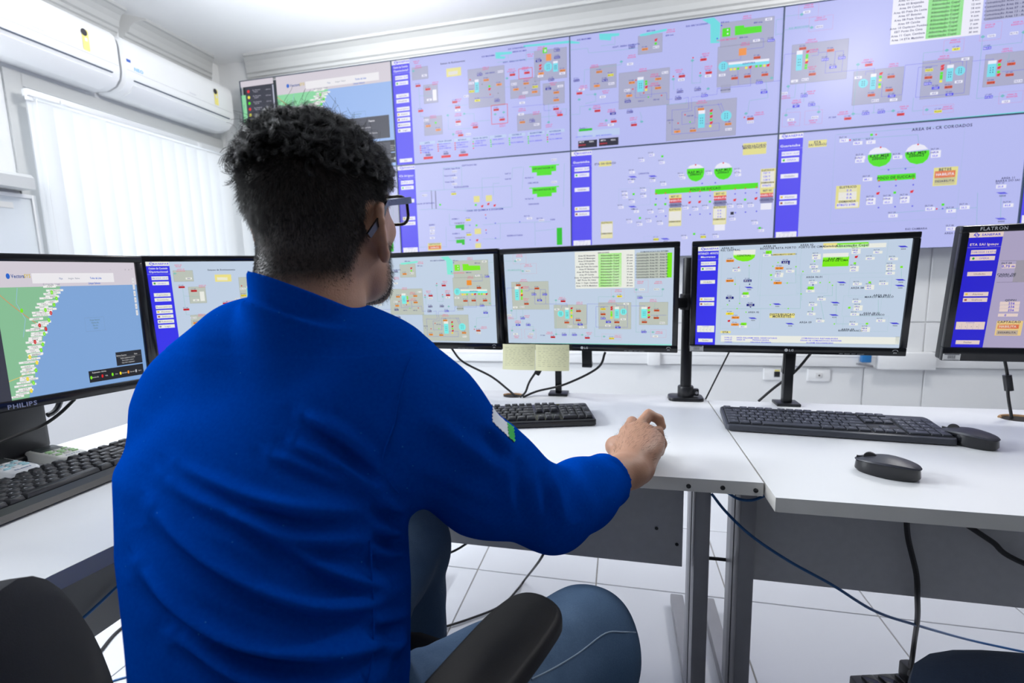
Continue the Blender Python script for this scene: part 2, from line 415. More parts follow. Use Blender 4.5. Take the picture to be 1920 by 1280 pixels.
# ================================================================ the room
XL,YB,ZC=-2.70,2.95,2.60; XR,YF=3.4,-2.9
def struct(name,b,m,parent=None,**kw):
    return b.build(name,m,parent,kind=None if parent else 'structure',smooth=kw.pop('smooth',False),**kw)
fl=struct('floor',MB().box(((XL+XR)/2,(YF+YB)/2,-.0125),(XR-XL+.3,YB-YF+.3,.025)),GROUT)
TS=.4466
tm=MB().box((0,0,0),(TS-.004,TS-.004,.008),.0012,seg=1).mesh('tile',TILE)
for i in range(-6,8):
    for j in range(-10,3):
        x,y=-.079+TS*(i+.5),1.603+TS*(j+.5)
        if XL-.2<x<XR+.2 and YF-.2<y<YB+.2 and (i,j)!=(99,99):
            o=bpy.data.objects.new('tile',tm); link(o,fl); o.location=(x,y,.0)
struct('ceiling',MB().box(((XL+XR)/2,(YF+YB)/2,ZC+.05),(XR-XL+.3,YB-YF+.3,.1)),CEIL)
wb=struct('wall_back',MB().box(((XL+XR)/2,YB+.06,ZC/2),(XR-XL+.3,.12,ZC+.1)),WHITE)
# painted sheets on the lower back wall with open joints, as right of the monitors
for x0,x1,z0,z1 in ((XL+.01,1.317,.02,.566),(1.325,1.603,.02,.566),(1.611,XR-.01,.02,.566),(XL+.01,1.590,.655,.812),(1.598,XR-.01,.655,.812),(XL+.01,1.590,.818,1.30),(1.598,XR-.01,.818,1.30)):
    struct('wall_panel',MB().box(((x0+x1)/2,YB-.004,(z0+z1)/2),(x1-x0,.008,z1-z0),.0015),WHITE,wb)
# left wall with the visible window opening and an added, unseen one
W1=(1.80,2.86,.90,1.96); W2=(.17,1.27,1.67,2.37)
b=MB()
def wl(y0,y1,z0,z1): b.box((XL-.06,(y0+y1)/2,(z0+z1)/2),(.12,y1-y0,z1-z0))
wl(YF-.1,W2[0],-.1,ZC+.1); wl(W2[0],W2[1],-.1,W2[2]); wl(W2[0],W2[1],W2[3],ZC+.1); wl(W2[1],W1[0],-.1,ZC+.1); wl(W1[0],W1[1],-.1,W1[2]); wl(W1[0],W1[1],W1[3],ZC+.1); wl(W1[1],YB+.1,-.1,ZC+.1)
struct('wall_left',b,WHITE)
GREYW=mat('low_bounce_grey',(.15,.15,.16),.7,noise=.03)  # unseen walls made dark to keep bounced light off the man's back
struct('wall_right',MB().box((XR+.06,(YF+YB)/2,ZC/2),(.12,YB-YF+.3,ZC+.1)),GREYW)
struct('wall_front',MB().box(((XL+XR)/2,YF-.06,ZC/2),(XR-XL+.3,.12,ZC+.1)),GREYW)
ALU=mat('white_aluminium',(.75,.76,.77),.4,.1)
GL=bpy.data.materials.new('window_glass'); GL.use_nodes=True; _n=GL.node_tree; _p=_n.nodes['Principled BSDF']; _p.inputs['Base Color'].default_value=(.95,.98,.98,1); _p.inputs['Roughness'].default_value=.02
_t=_n.nodes.new('ShaderNodeBsdfTransparent'); _x=_n.nodes.new('ShaderNodeMixShader'); _x.inputs[0].default_value=.12; _n.links.new(_t.outputs[0],_x.inputs[1]); _n.links.new(_p.outputs[0],_x.inputs[2]); _n.links.new(_x.outputs[0],_n.nodes['Material Output'].inputs[0])
for i,(y0,y1,z0,z1) in enumerate((W1,W2)):  # the second is out of view, added for the light on the man
    w=root('window_%d'%(i+1),(XL-.11,(y0+y1)/2,z0)); w['kind']='structure'
    f=MB(); H=z1-z0; W=y1-y0
    for yy in (-W/2+.02,0,W/2-.02): f.box((0,yy,H/2),(.04,.04,H),.003)
    for zz in (.02,H-.02): f.box((0,0,zz),(.04,W-.08,.04),.003)
    f.build('window_frame',ALU,w)
    for sgn in (-1,1): MB().box((0,sgn*W/4,H/2),(.005,W/2-.06,H-.08)).build('pane',GL,w)
# casing board round the visible window, seen as a grey strip under the air conditioners
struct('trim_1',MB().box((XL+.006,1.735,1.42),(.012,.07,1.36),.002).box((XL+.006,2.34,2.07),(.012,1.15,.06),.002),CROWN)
# crown mouldings: stepped cove profile swept along the walls
CP=[(0,-.135),(.012,-.135),(.012,-.118),(.022,-.112),(.022,-.095),(.034,-.088),(.040,-.060),(.056,-.034),(.082,-.016),(.098,-.014),(.098,0),(0,0)]
def crown(name,p0,p1,inw,m0=0.,m1=0.):
    p0,p1,inw=map(lambda q:np.array(q,float),(p0,p1,inw)); t=(p1-p0)/np.linalg.norm(p1-p0); n=len(CP); v=[]
    for p,m in ((p0,m0),(p1,m1)): v+= [p+inw*a+np.array([0,0,ZC+c])+t*m*a for a,c in CP]
    struct(name,MB().add(v,[(i,(i+1)%n,n+(i+1)%n,n+i) for i in range(n)]+[tuple(range(n)),tuple(range(n,2*n))[::-1]]),CROWN)
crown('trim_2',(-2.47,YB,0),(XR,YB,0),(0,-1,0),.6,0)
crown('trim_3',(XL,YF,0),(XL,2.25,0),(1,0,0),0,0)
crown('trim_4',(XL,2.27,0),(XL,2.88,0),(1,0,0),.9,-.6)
struct('baseboard_back',MB().box(((XL+XR)/2,YB-.014,.04),(XR-XL-.02,.012,.08),.002),WHITE)
struct('baseboard_left',MB().box((XL+.008,0,.04),(.014,YB-YF-.04,.08),.002),WHITE)
# ceiling lamps (all just out of frame; the nearest row shows in the screens)
DIFF=mat('lamp_diffuser',(.9,.9,.9),.5,**{'Emission Color':(1,.98,.95,1),'Emission Strength':2.2})
for k,(x,y) in enumerate(LAMPS):
    t=root('ceiling_lamp',(x,y,ZC),['round white ceiling lamp nearest the left window','round white ceiling lamp above the right end of the video wall'][k],'lamp','ceiling lamps')
    MB().lathe([(.165,0),(.165,-.022),(.150,-.026)],n=32).build('frame',PLAST_W,t); MB().lathe([(.150,-.022),(.140,-.050),(.105,-.072),(.06,-.084),(.01,-.088)],n=32).build('diffuser',DIFF,t)
# ================================================================ vertical blinds
BL=bpy.data.materials.new('blind_fabric'); BL.use_nodes=True; _n=BL.node_tree
_d=_n.nodes.new('ShaderNodeBsdfDiffuse'); _d.inputs[0].default_value=(.78,.79,.80,1); _t=_n.nodes.new('ShaderNodeBsdfTranslucent'); _t.inputs[0].default_value=(.86,.90,.92,1); _x=_n.nodes.new('ShaderNodeMixShader'); _x.inputs[0].default_value=.24
_n.links.new(_d.outputs[0],_x.inputs[1]); _n.links.new(_t.outputs[0],_x.inputs[2]); _n.links.new(_x.outputs[0],_n.nodes['Material Output'].inputs[0])
vb=root('vertical_blind',(XL+.075,2.33,1.995),'white vertical blind of long fabric slats over the window','blind')
r=MB().box((0,0,0),(.036,1.20,.030),.003); r.build('head_rail',ALU,vb)
for q in ((0,-.585,-.022),(.02,-.46,-.005),(.02,.30,-.005)): MB().box(q,(.016,.026,.02),.002).build('bracket',PLAST_W,vb)
n=5
sv=[];sf=[]
for i in range(n+1):
    u=(i/n-.5); 
    for z in (-.03,-1.13): sv.append((.006*math.cos(u*math.pi),u*.092,z))
for i in range(n): sf.append((2*i,2*i+1,2*i+3,2*i+2))
sm=MB().add(sv,sf); sm=sm.mesh('slat',BL)
N=15
for i in range(N):
    o=bpy.data.objects.new('slat',sm); link(o,vb); o.location=(.0,-.545+i*1.09/(N-1),0); o.rotation_euler=(0,0,math.radians((-20 if i<9 else -30)+(6,-3,2,-7,4)[i%5]))
MB().tube([(.02,-.57,-.02),(.02,-.572,-.4),(.021,-.57,-.9)],.0015,5).build('pull_chain',PLAST_W,vb)
# ================================================================ air conditioners
def aircon(y0,y1,label,first=False):
    c=(y0+y1)/2; L=y1-y0
    t=root('air_conditioner',(XL+.002,c,2.12),label,'air conditioner','split air conditioners above the window')
    prof=[(0,.0),(.10,-.005),(.155,.012),(.190,.045),(.200,.085),(.200,.215),(.192,.250),(.165,.272),(0,.275)]
    b=MB(); n=len(prof); v=[]
    for y,k in ((-L/2,.93),(-L/2+.014,1.),(L/2-.014,1.),(L/2,.93)): v+=[(a*k,y,(z-.13)*k+.13) for a,z in prof]
    f=[(r*n+i,r*n+(i+1)%n,(r+1)*n+(i+1)%n,(r+1)*n+i) for r in range(3) for i in range(n)]+[tuple(range(n)),tuple(range(3*n,4*n))[::-1]]
    b.add(v,[q[::-1] for q in f]); b.build('housing',PLAST_W,t)
    # outlet louver with a dark gap above it
    MB().box((.1985,0,.064),(.008,L-.10,.004)).build('outlet_gap',mat('louver_gap',(.10,.12,.16),.6),t)
    MB().prism([(.10,-.008),(.160,.006),(.193,.042),(.190,.047),(.155,.016),(.10,.002)],-L/2+.05,L/2-.05,f=lambda x,y,z:(x,z,y)).build('louver',PLAST_W,t)
    MB().box((.1995,0,.108),(.003,L-.03,.0016)).build('panel_seam',mat('seam_grey',(.55,.56,.58),.6),t)
    face=Matrix(((0,0,1,.2014),(1,0,0,0),(0,1,0,0),(0,0,0,1)))
    def at(y,z): m=face.copy(); m[1][3]=y; m[2][3]=z; return m
    ty=L*.30
    s=MB(); s.add([at(ty,.165)@Vector((x,y,.0004)) for x,y in rrect(.030,.095,.006)],[tuple(range(24))]); st=s.build('energy_sticker',mat('sticker_yellow',(.90,.80,.25),.6),t,smooth=False,label='yellow energy sticker')
    s=MB(); s.add([at(ty-.004,.198)@Vector((.014*math.cos(a),.016*math.sin(a),.0008)) for a in np.linspace(0,2*math.pi,20,endpoint=False)],[tuple(range(20))]); s.build('sticker_seal',INK if 0 else mat('seal_black',(.03,.03,.04),.5),st,smooth=False)
    s=MB(); s.add([at(ty+.002,.168)@Vector((x,y,.0008)) for x,y in rrect(.012,.016,.002)],[tuple(range(24))]); s.build('sticker_print',PAPERW,st,smooth=False)
    lettering('logo','NEO',.016,at(-L*.39,.125),mat('logo_blue',(.25,.55,.85),.5),t,True)
    lettering('model_print','Inverter',.009,at(L*.06,.125),mat('print_grey',(.45,.46,.55),.5),t)
    return t
aircon(1.28,2.095,'white split air conditioner at top left corner, nearer the camera')
t=aircon(2.105,2.835,'white split air conditioner over the blind, next to the video wall')
MB().box((.199,-.335,.155),(.004,.022,.014),.001).build('blue_tag',mat('tag_blue',(.03,.10,.45),.5),t,label='small blue tag')
# board and shelf box at far left
t=root('notice_board',(XL+.012,1.40,1.20),'pale whiteboard with thin frame on left wall beside the blind','board')
MB().box((0,0,0),(.012,.66,.66),.002).build('surface',mat('board_white',(.70,.74,.77),.2),t)
f=MB()
for y in (-.335,.335): f.box((.004,y,0),(.022,.018,.69),.003)
for z in (-.337,.337): f.box((.004,0,z),(.022,.66,.018),.003)
f.build('frame',ALU,t)
s=MB().box((.0075,.20,.29),(.001,.11,.026)).build('sticker',PAPERW,t)
tag(MB().prism([(0,0),(.10,0),(.10,.05),(.085,.065),(0,.065)],-.32,.32,.003,f=lambda x,y,z:(XL+.002+x,1.38+z,1.56+y)).build('wall_conduit_box',CROWN),'pale grey box fixed to wall above the whiteboard','box')
# ================================================================ trunking, sockets on the back wall
tr=root('cable_trunking',(0,YB-.008,.61),'white cable trunking running along the back wall under the screens','trunking')
MB().box((.55,-.011,0),(4.3,.022,.078),.003).build('trunk_body',PLAST_W,tr)
MB().box((.55,-.0225,.020),(4.3,.003,.010),.001).build('lid_edge',PLAST_W,tr)
MB().box((1.50,-.024,0),(.268,.048,.092),.004).build('junction_cover',PLAST_W,tr)
MB().box((.20,-.022,-.004),(.07,.044,.080),.004).build('coupler',PLAST_W,tr)
def socket(px,py,label,black):
    p=aty(px,py,YB-.012); t=root('wall_socket',(p[0],YB-.008,p[2]),label,'socket','sockets on the back wall')
    MB().prism(rrect(.115,.072,.006),0,.009,.003,f=lambda x,y,z:(x,-z,y)).build('plate',PLAST_W,t)
    MB().box((.012 if black else 0,-.010,0),(.030,.004,.030) if black else (.034,.004,.026),.001).build('insert',BLACK if black else mat('insert_white',(.7,.7,.7),.5),t)
    MB().box((0,-.0125,0),(.008,.002,.008),.0005).build('port',BLACK,t)
    if black: MB().box((.012,-.011,.022),(.026,.002,.008)).build('label_strip',mat('strip_yellow',(.75,.65,.15),.6),t)
socket(1452,701,'white socket plate with black insert behind right monitor pole',True)
socket(1535,703,'plain white socket plate right of the monitor pole',False)
p=aty(1622,674,2.90); t=root('network_plugs',(p[0],2.895,p[2]),'blue and grey network plugs poking out of trunking cover','plug')
MB().box((0,0,.012),(.045,.03,.05),.003).build('blue_plug',mat('plug_blue',(.02,.16,.42),.4),t)
MB().box((-.004,-.004,-.028),(.075,.022,.010),.002,M=Matrix.Rotation(.15,3,'Y')).build('grey_plug',STEEL,t,label='grey plug')

# ================================================================ what the screens show
SCR=bpy.data.materials.new('lit_screen'); SCR.use_nodes=True; _n=SCR.node_tree; _p=_n.nodes['Principled BSDF']
_a=_n.nodes.new('ShaderNodeAttribute'); _a.attribute_name='shown'; _n.links.new(_a.outputs['Color'],_p.inputs['Emission Color'])
_p.inputs['Emission Strength'].default_value=.92; _p.inputs['Base Color'].default_value=(.01,.01,.012,1); _p.inputs['Roughness'].default_value=.42; _p.inputs['Specular IOR Level'].default_value=.22
PAL={'wall':dict(bg='BBC0F7',bg2='C4C9F9',gray='AEB0CE',line='8F90A8',pink='E84898',navy='1E1EA8',blue='5452EA',orange='F59A4E',dor='E0562E',red='E63640',yel='F2EE50',green='54E61E',cyan='7CE0F2',teal='74BEC8',pipe='6462E8',white='F0F0FE',ink='34346A',bar='5A52F6',ylabel='E8E294',shade='8A8CB4',black='2A2A3A',lake='72E0E6',lblue='C0D2F6',dgreen='2FC62E',sea='9DBDF2',land='8FDCA6',gtext='123F1A'),
     'mon':dict(bg='C6D6EA',bg2='CAD8EE',gray='C1C8BD',line='98A096',pink='EE5A80',navy='10157E',blue='3634D4',orange='F59428',dor='D4561A',red='D6181E',yel='FBE42A',green='80F012',cyan='7CF0EE',teal='86C6BE',pipe='4644D8',white='F0F2EA',ink='2C3648',bar='3A36F0',ylabel='F2E68C',shade='B4BCB4',black='141820',lake='84F0DA',lblue='C4DCEE',dgreen='22A622',sea='83AADD',land='8CC49A',gtext='143F10')}
class Plane:
    """a flat rectangle in the room: centre, unit axes right / up, size"""
    def __init__(s,c,r,u,w,h): s.c,s.r,s.u=[np.array(q,float) for q in (c,r,u)]; s.w,s.h=w,h; s.n=np.cross(s.r,s.u)
    def uv(s,px,py):
        d=ray(px,py); t=((s.c-EYE)@s.n)/(d@s.n); p=EYE+d*t-s.c; return (p@s.r)/s.w+.5,.5-(p@s.u)/s.h
class Pic:
    def __init__(s): s.it=[]
    def poly(s,lay,col,pts): s.it.append((lay,col,np.array(pts,float),None))
    def rect(s,lay,col,x,y,w,h): s.poly(lay,col,[(x,y),(x,y+h),(x+w,y+h),(x+w,y)])
    def cr(s,lay,col,x,y,w,h): s.rect(lay,col,x-w/2,y-h/2,w,h)
    def disc(s,lay,col,x,y,rx,ry,a0=0,a1=360,n=20): s.poly(lay,col,[(x+rx*math.cos(math.radians(a0+(a1-a0)*k/n)),y-ry*math.sin(math.radians(a0+(a1-a0)*k/n))) for k in range(n)])
    def line(s,lay,col,pts,w=.0016,asp=1.78,dash=None):
        for (x0,y0),(x1,y1) in zip(pts[:-1],pts[1:]):
            dx,dy=x1-x0,y1-y0; L=math.hypot(dx,dy/asp)+1e-9; nx,ny=-dy/asp/L*w/2,dx/L*w/2*asp
            segs=[(0,1)] if not dash else [(k/int(L/dash+1),(k+.55)/int(L/dash+1)) for k in range(int(L/dash+1))]
            for a,b in segs: s.poly(lay,col,[(x0+dx*a+nx,y0+dy*a+ny),(x0+dx*b+nx,y0+dy*b+ny),(x0+dx*b-nx,y0+dy*b-ny),(x0+dx*a-nx,y0+dy*a-ny)])
    def frame(s,lay,col,x0,y0,x1,y1,w=.0016,dash=None): s.line(lay,col,[(x0,y0),(x1,y0),(x1,y1),(x0,y1),(x0,y0)],w,dash=dash)
    def text(s,lay,col,x,y,h,t,bold=False,align=0,st=1.,asp=1.78):
        A,F_=text_shape(t,h,bold,align,st)
        if len(A): s.it.append((lay,col,np.stack([x+A[:,0]/asp,y-A[:,1]],1),F_))
    def merge(s,o,x0=0,y0=0,w=1,h=1):
        for l,c,p,f in o.it: s.it.append((l,c,p*[w,h]+[x0,y0],f))
    def build(s,name,parent,w,h,M,pal,**kw):
        P=PAL[pal]; v=[];f=[];cols=[];n=0
        for l,c,p,fc in s.it:
            q=np.clip(p,0,1) if fc is None else p
            if fc is not None and (p.min()<-.002 or p.max()>1.002): continue
            v.append(np.column_stack([(q[:,0]-.5)*w,(.5-q[:,1])*h,np.full(len(q),.00022*l)]))
            ff=[tuple(range(len(q)))] if fc is None else fc
            rgb=(*hexc(P.get(c,c)),1.)
            for t in ff: f.append(tuple(i+n for i in t)); cols+=[rgb]*len(t)
            n+=len(q)
        me=bpy.data.meshes.new(name); me.from_pydata(np.concatenate(v).tolist(),[],f)
        at=me.color_attributes.new('shown','FLOAT_COLOR','CORNER'); at.data.foreach_set('color',np.array(cols,np.float32).ravel()); me.materials.append(SCR)
        o=bpy.data.objects.new(name,me); link(o,parent); o.matrix_local=M; return tag(o,**kw)
def swirl(p,x,y,w,h):
    # logo strip: white band, interlaced swirl and lettering
    p.rect(3,'white',x,y,w,h)
    cx,cy=x+w*.24,y+h*.5; a=h*.34/1.78
    for sx,dy in ((1,-.12),(-1,.12)):
        p.line(4,'bar',[(cx+sx*a*(-1.2+2.4*k/8),cy+dy*h-sx*h*.30*math.sin(k/8*math.pi*1.6-.5)) for k in range(9)],w*.020)
    p.line(4,'bar',[(cx-a*1.5,cy+h*.1),(cx-a*.5,cy+h*.02),(cx+a*.5,cy-h*.02),(cx+a*1.5,cy-h*.1)],w*.018)
    p.text(4,'bar',x+w*.66,cy,h*.40,'SANEPAR',True,st=1.15)
def sidebar(p,title,btns,stamp,status,w=.108,tbl=None):
    p.rect(1,'bar',0,0,w,1); swirl(p,0,0,w,.042)
    for k,t in enumerate(title): p.text(3,'white',w/2,.066+.034*k,.019,t,True,st=min(1.25,w*1.78*.93/max(.001,len(t)*.0155)))
    p.line(2,'white',[(0,.125),(w,.125)],.0006)
    def btn(y,t,dot=None,ico=None,h=.036):
        p.rect(2,'white',w*.16,y-h/2,w*.72,h)
        if dot: p.disc(3,'dgreen',w*.26,y,.005,.010,n=10)
        if ico: p.rect(3,ico,w*.20,y-.008,.010,.016)
        p.text(3,'ink' if not dot and not stamp==t else 'bar',w*(.52+(.05 if dot or ico else 0)),y,.014,t,st=1.05)
    btn(.165,stamp); btn(.218,status,True)
    for y,t,ico in btns: btn(y,t,None,ico)
    if tbl:
        p.rect(2,'white',w*.08,tbl,w*.86,.068); p.text(3,'bar',w*.5,tbl+.008,.009,'MONITOR')
        for k in range(5): p.line(3,'shade',[(w*(.08+.172*k),tbl+.018),(w*(.08+.172*k),tbl+.066)],.0008)
        for k in range(4): p.text(3,'ink',w*(.2+.172*k),tbl+.043,.010,'1234'[k])
def diagram(spec,src,origin,scale,chip=(.030,.020),lab=.0105,seed=1):
    """reads one listed plant diagram; coordinates are enlarged photo pixels on the screen plane src"""
    p=Pic(); rg=random.Random(seed); U=lambda x,y: src.uv(origin[0]+x/scale,origin[1]+y/scale)
    cw,ch=chip; cols=dict(o='orange',O='dor',r='red',n='navy',b='blue',y='yel',w='white',s='shade')
    for ln in spec.strip().split(';'):
        a=ln.split()
        if not a: continue
        k=a[0]; nums=[]; words=[]
        for q in a[1:]:
            try: nums.append(float(q))
            except ValueError: words.append(q)
        if k in cols:
            for i in range(0,len(nums)-1,2):
                x,y=U(nums[i],nums[i+1]); p.cr(5,cols[k],x,y,cw,ch)
                if k!='w': p.text(7,'navy',x-.002,y-ch*.95,lab*.9,rg.choice(('FT ','LT ','PT '))+'%03d'%rg.randint(1,199),True)
                p.text(6,'black' if k in 'oOry' else ('white' if k in 'nb' else 'navy'),x,y,ch*.52,'%d,%d'%(rg.randint(0,99),rg.randint(0,9))+rg.choice((' m',' l/s','')),True)
        elif k=='k':
            for i in range(0,len(nums)-1,2):
                x,y=U(nums[i],nums[i+1]); p.text(6,'pink',x,y-.009,lab,'AREA %02d'%rg.randint(1,17),True); p.text(6,'pink',x,y+.008,lab,rg.choice(('RESERVAT.','CAPTACAO','BOOSTER','ELEVAT.','PRAIA','CENTRAL')),True)
        elif k in 'GPEX':
            for i in range(0,len(nums)-3,4):
                x0,y0=U(nums[i],nums[i+1]); x1,y1=U(nums[i+2],nums[i+3])
                if k=='G': p.rect(2,'gray',x0,y0,x1-x0,y1-y0); p.frame(3,'line',x0,y0,x1,y1,.0010)
                elif k=='P': p.frame(3,'pink',x0,y0,x1,y1,.0009,dash=.006)
                elif k=='X': p.frame(4,'red',x0,y0,x1,y1,.0026)
                else: p.frame(3,'teal',x0,y0,x1,y1,.0008,dash=.006)
        elif k=='F':
            for i in range(0,len(nums)-3,4):
                x0,y0=U(nums[i],nums[i+1]); x1,y1=U(nums[i+2],nums[i+3]); p.rect(4,words[0],x0,y0,x1-x0,y1-y0)
        elif k=='R' or k=='g' or k=='q':
            for i in range(0,len(nums)-1,2):
                x,y=U(nums[i],nums[i+1]); c={'R':'red','g':'green','q':'yel'}[k]; p.cr(6,c,x,y,.011,.018)
                if k=='R': p.poly(6,c,[(x,y-.011),(x+.009,y-.013),(x+.007,y),(x,y)])
        elif k=='d':
            for i in range(0,len(nums)-1,2): x,y=U(nums[i],nums[i+1]); p.disc(6,words[0],x,y,.0038,.0068,n=8)
        elif k=='T':
            for i in range(0,len(nums)-3,4):
                x0,y0=U(nums[i],nums[i+1]); x1,y1=U(nums[i+2],nums[i+3]); t=(y1-y0)*.2
                p.rect(4,'white',x0,y0,x1-x0,t); p.rect(4,'cyan',x0,y0+t,x1-x0,y1-y0-t)
                for r_ in range(3):
                    for c_ in (.35,.65): p.cr(6,'ink',x0+(x1-x0)*c_,y0+(y1-y0)*(.45+.14*r_),.003,.008)
        elif k=='C':
            for i in range(0,len(nums)-2,3):
                x,y=U(nums[i],nums[i+1]); r=abs(U(nums[i]+nums[i+2],nums[i+1])[0]-x); p.disc(4,'cyan',x,y,r,r*1.78)
                for r_ in (-.4,0,.4):
                    for c_ in (-.22,.22): p.cr(6,'ink',x+r*c_,y+r*1.78*r_,.003,.008)
        elif k=='L': p.line(3,words[0],[U(nums[i],nums[i+1]) for i in range(0,len(nums)-1,2)],.0012)
        elif k=='S': p.poly(4,words[0],[U(nums[i],nums[i+1]) for i in range(0,len(nums)-1,2)])
        elif k=='t':
            x,y=U(float(a[3]),float(a[4])); p.text(7,a[2],x,y,float(a[1])*.001,' '.join(a[5:]).replace('_',' '),True)
        elif k=='D':                                        # diamond marker in teal
            for i in range(0,len(nums)-1,2): x,y=U(nums[i],nums[i+1]); p.poly(5,'teal',[(x-.009,y),(x,y+.012),(x+.009,y),(x,y-.012)])
        elif k=='A':                                        # blue slanted network marker
            for i in range(0,len(nums)-1,2):
                x,y=U(nums[i],nums[i+1]); p.poly(4,'pipe',[(x-.022,y-.007),(x-.006,y+.008),(x+.024,y+.008),(x+.010,y-.007)]); p.text(6,'ink',x+.004,y+.022,lab*.9,'REDE',True)
        elif k=='W':                                        # numbered fields with a small dark caption
            for i in range(0,len(nums)-1,2):
                x,y=U(nums[i],nums[i+1]); p.cr(5,'white',x,y,cw,ch); p.text(6,'bar',x-.003,y,ch*.5,'%d,%d'%(rg.randint(1,99),rg.randint(0,9)),True); p.text(6,'ink',x-.006,y-ch*.95,lab*.85,'DLT %02d'%rg.randint(1,29),True)
    return p
# --- the monitors and the video wall as planes
PW,PH=1.0787,.6085; YW=2.83
def wall_plane(c,r): return Plane((-2.438+PW*(c+.5)+.002,YW,1.813+(.306 if r==0 else -.306)),(1,0,0),(0,0,1),PW-.004,PH)
def mon_axes(yaw,tilt):
    r=np.array([math.cos(yaw),math.sin(yaw),0]); n=np.array([math.sin(yaw),-math.cos(yaw),0]); u=np.array([0,0,math.cos(tilt)])-n*math.sin(tilt); return r,u
SW,SH=.478,.269
def mon_plane(c,yaw,tilt,dz=.0025):
    r,u=mon_axes(math.radians(yaw),math.radians(tilt)); return Plane(np.array(c)+u*dz,r,u,SW,SH)
MPOS=dict(m1=((-1.160,.655,1.028),74,-1),m2=((-1.079,1.213,1.040),42.5,-6),m3=((-.604,1.401,1.043),-4,-2.5),m4=((-.097,1.379,1.041),-4.2,-6),m5=((.444,1.368,1.041),-5,-5),m6=((1.015,1.310,1.041),-3,-6))
MPL={k:mon_plane(*v) for k,v in MPOS.items()}
P1,P2,P3=wall_plane(1,0),wall_plane(2,0),wall_plane(3,0)
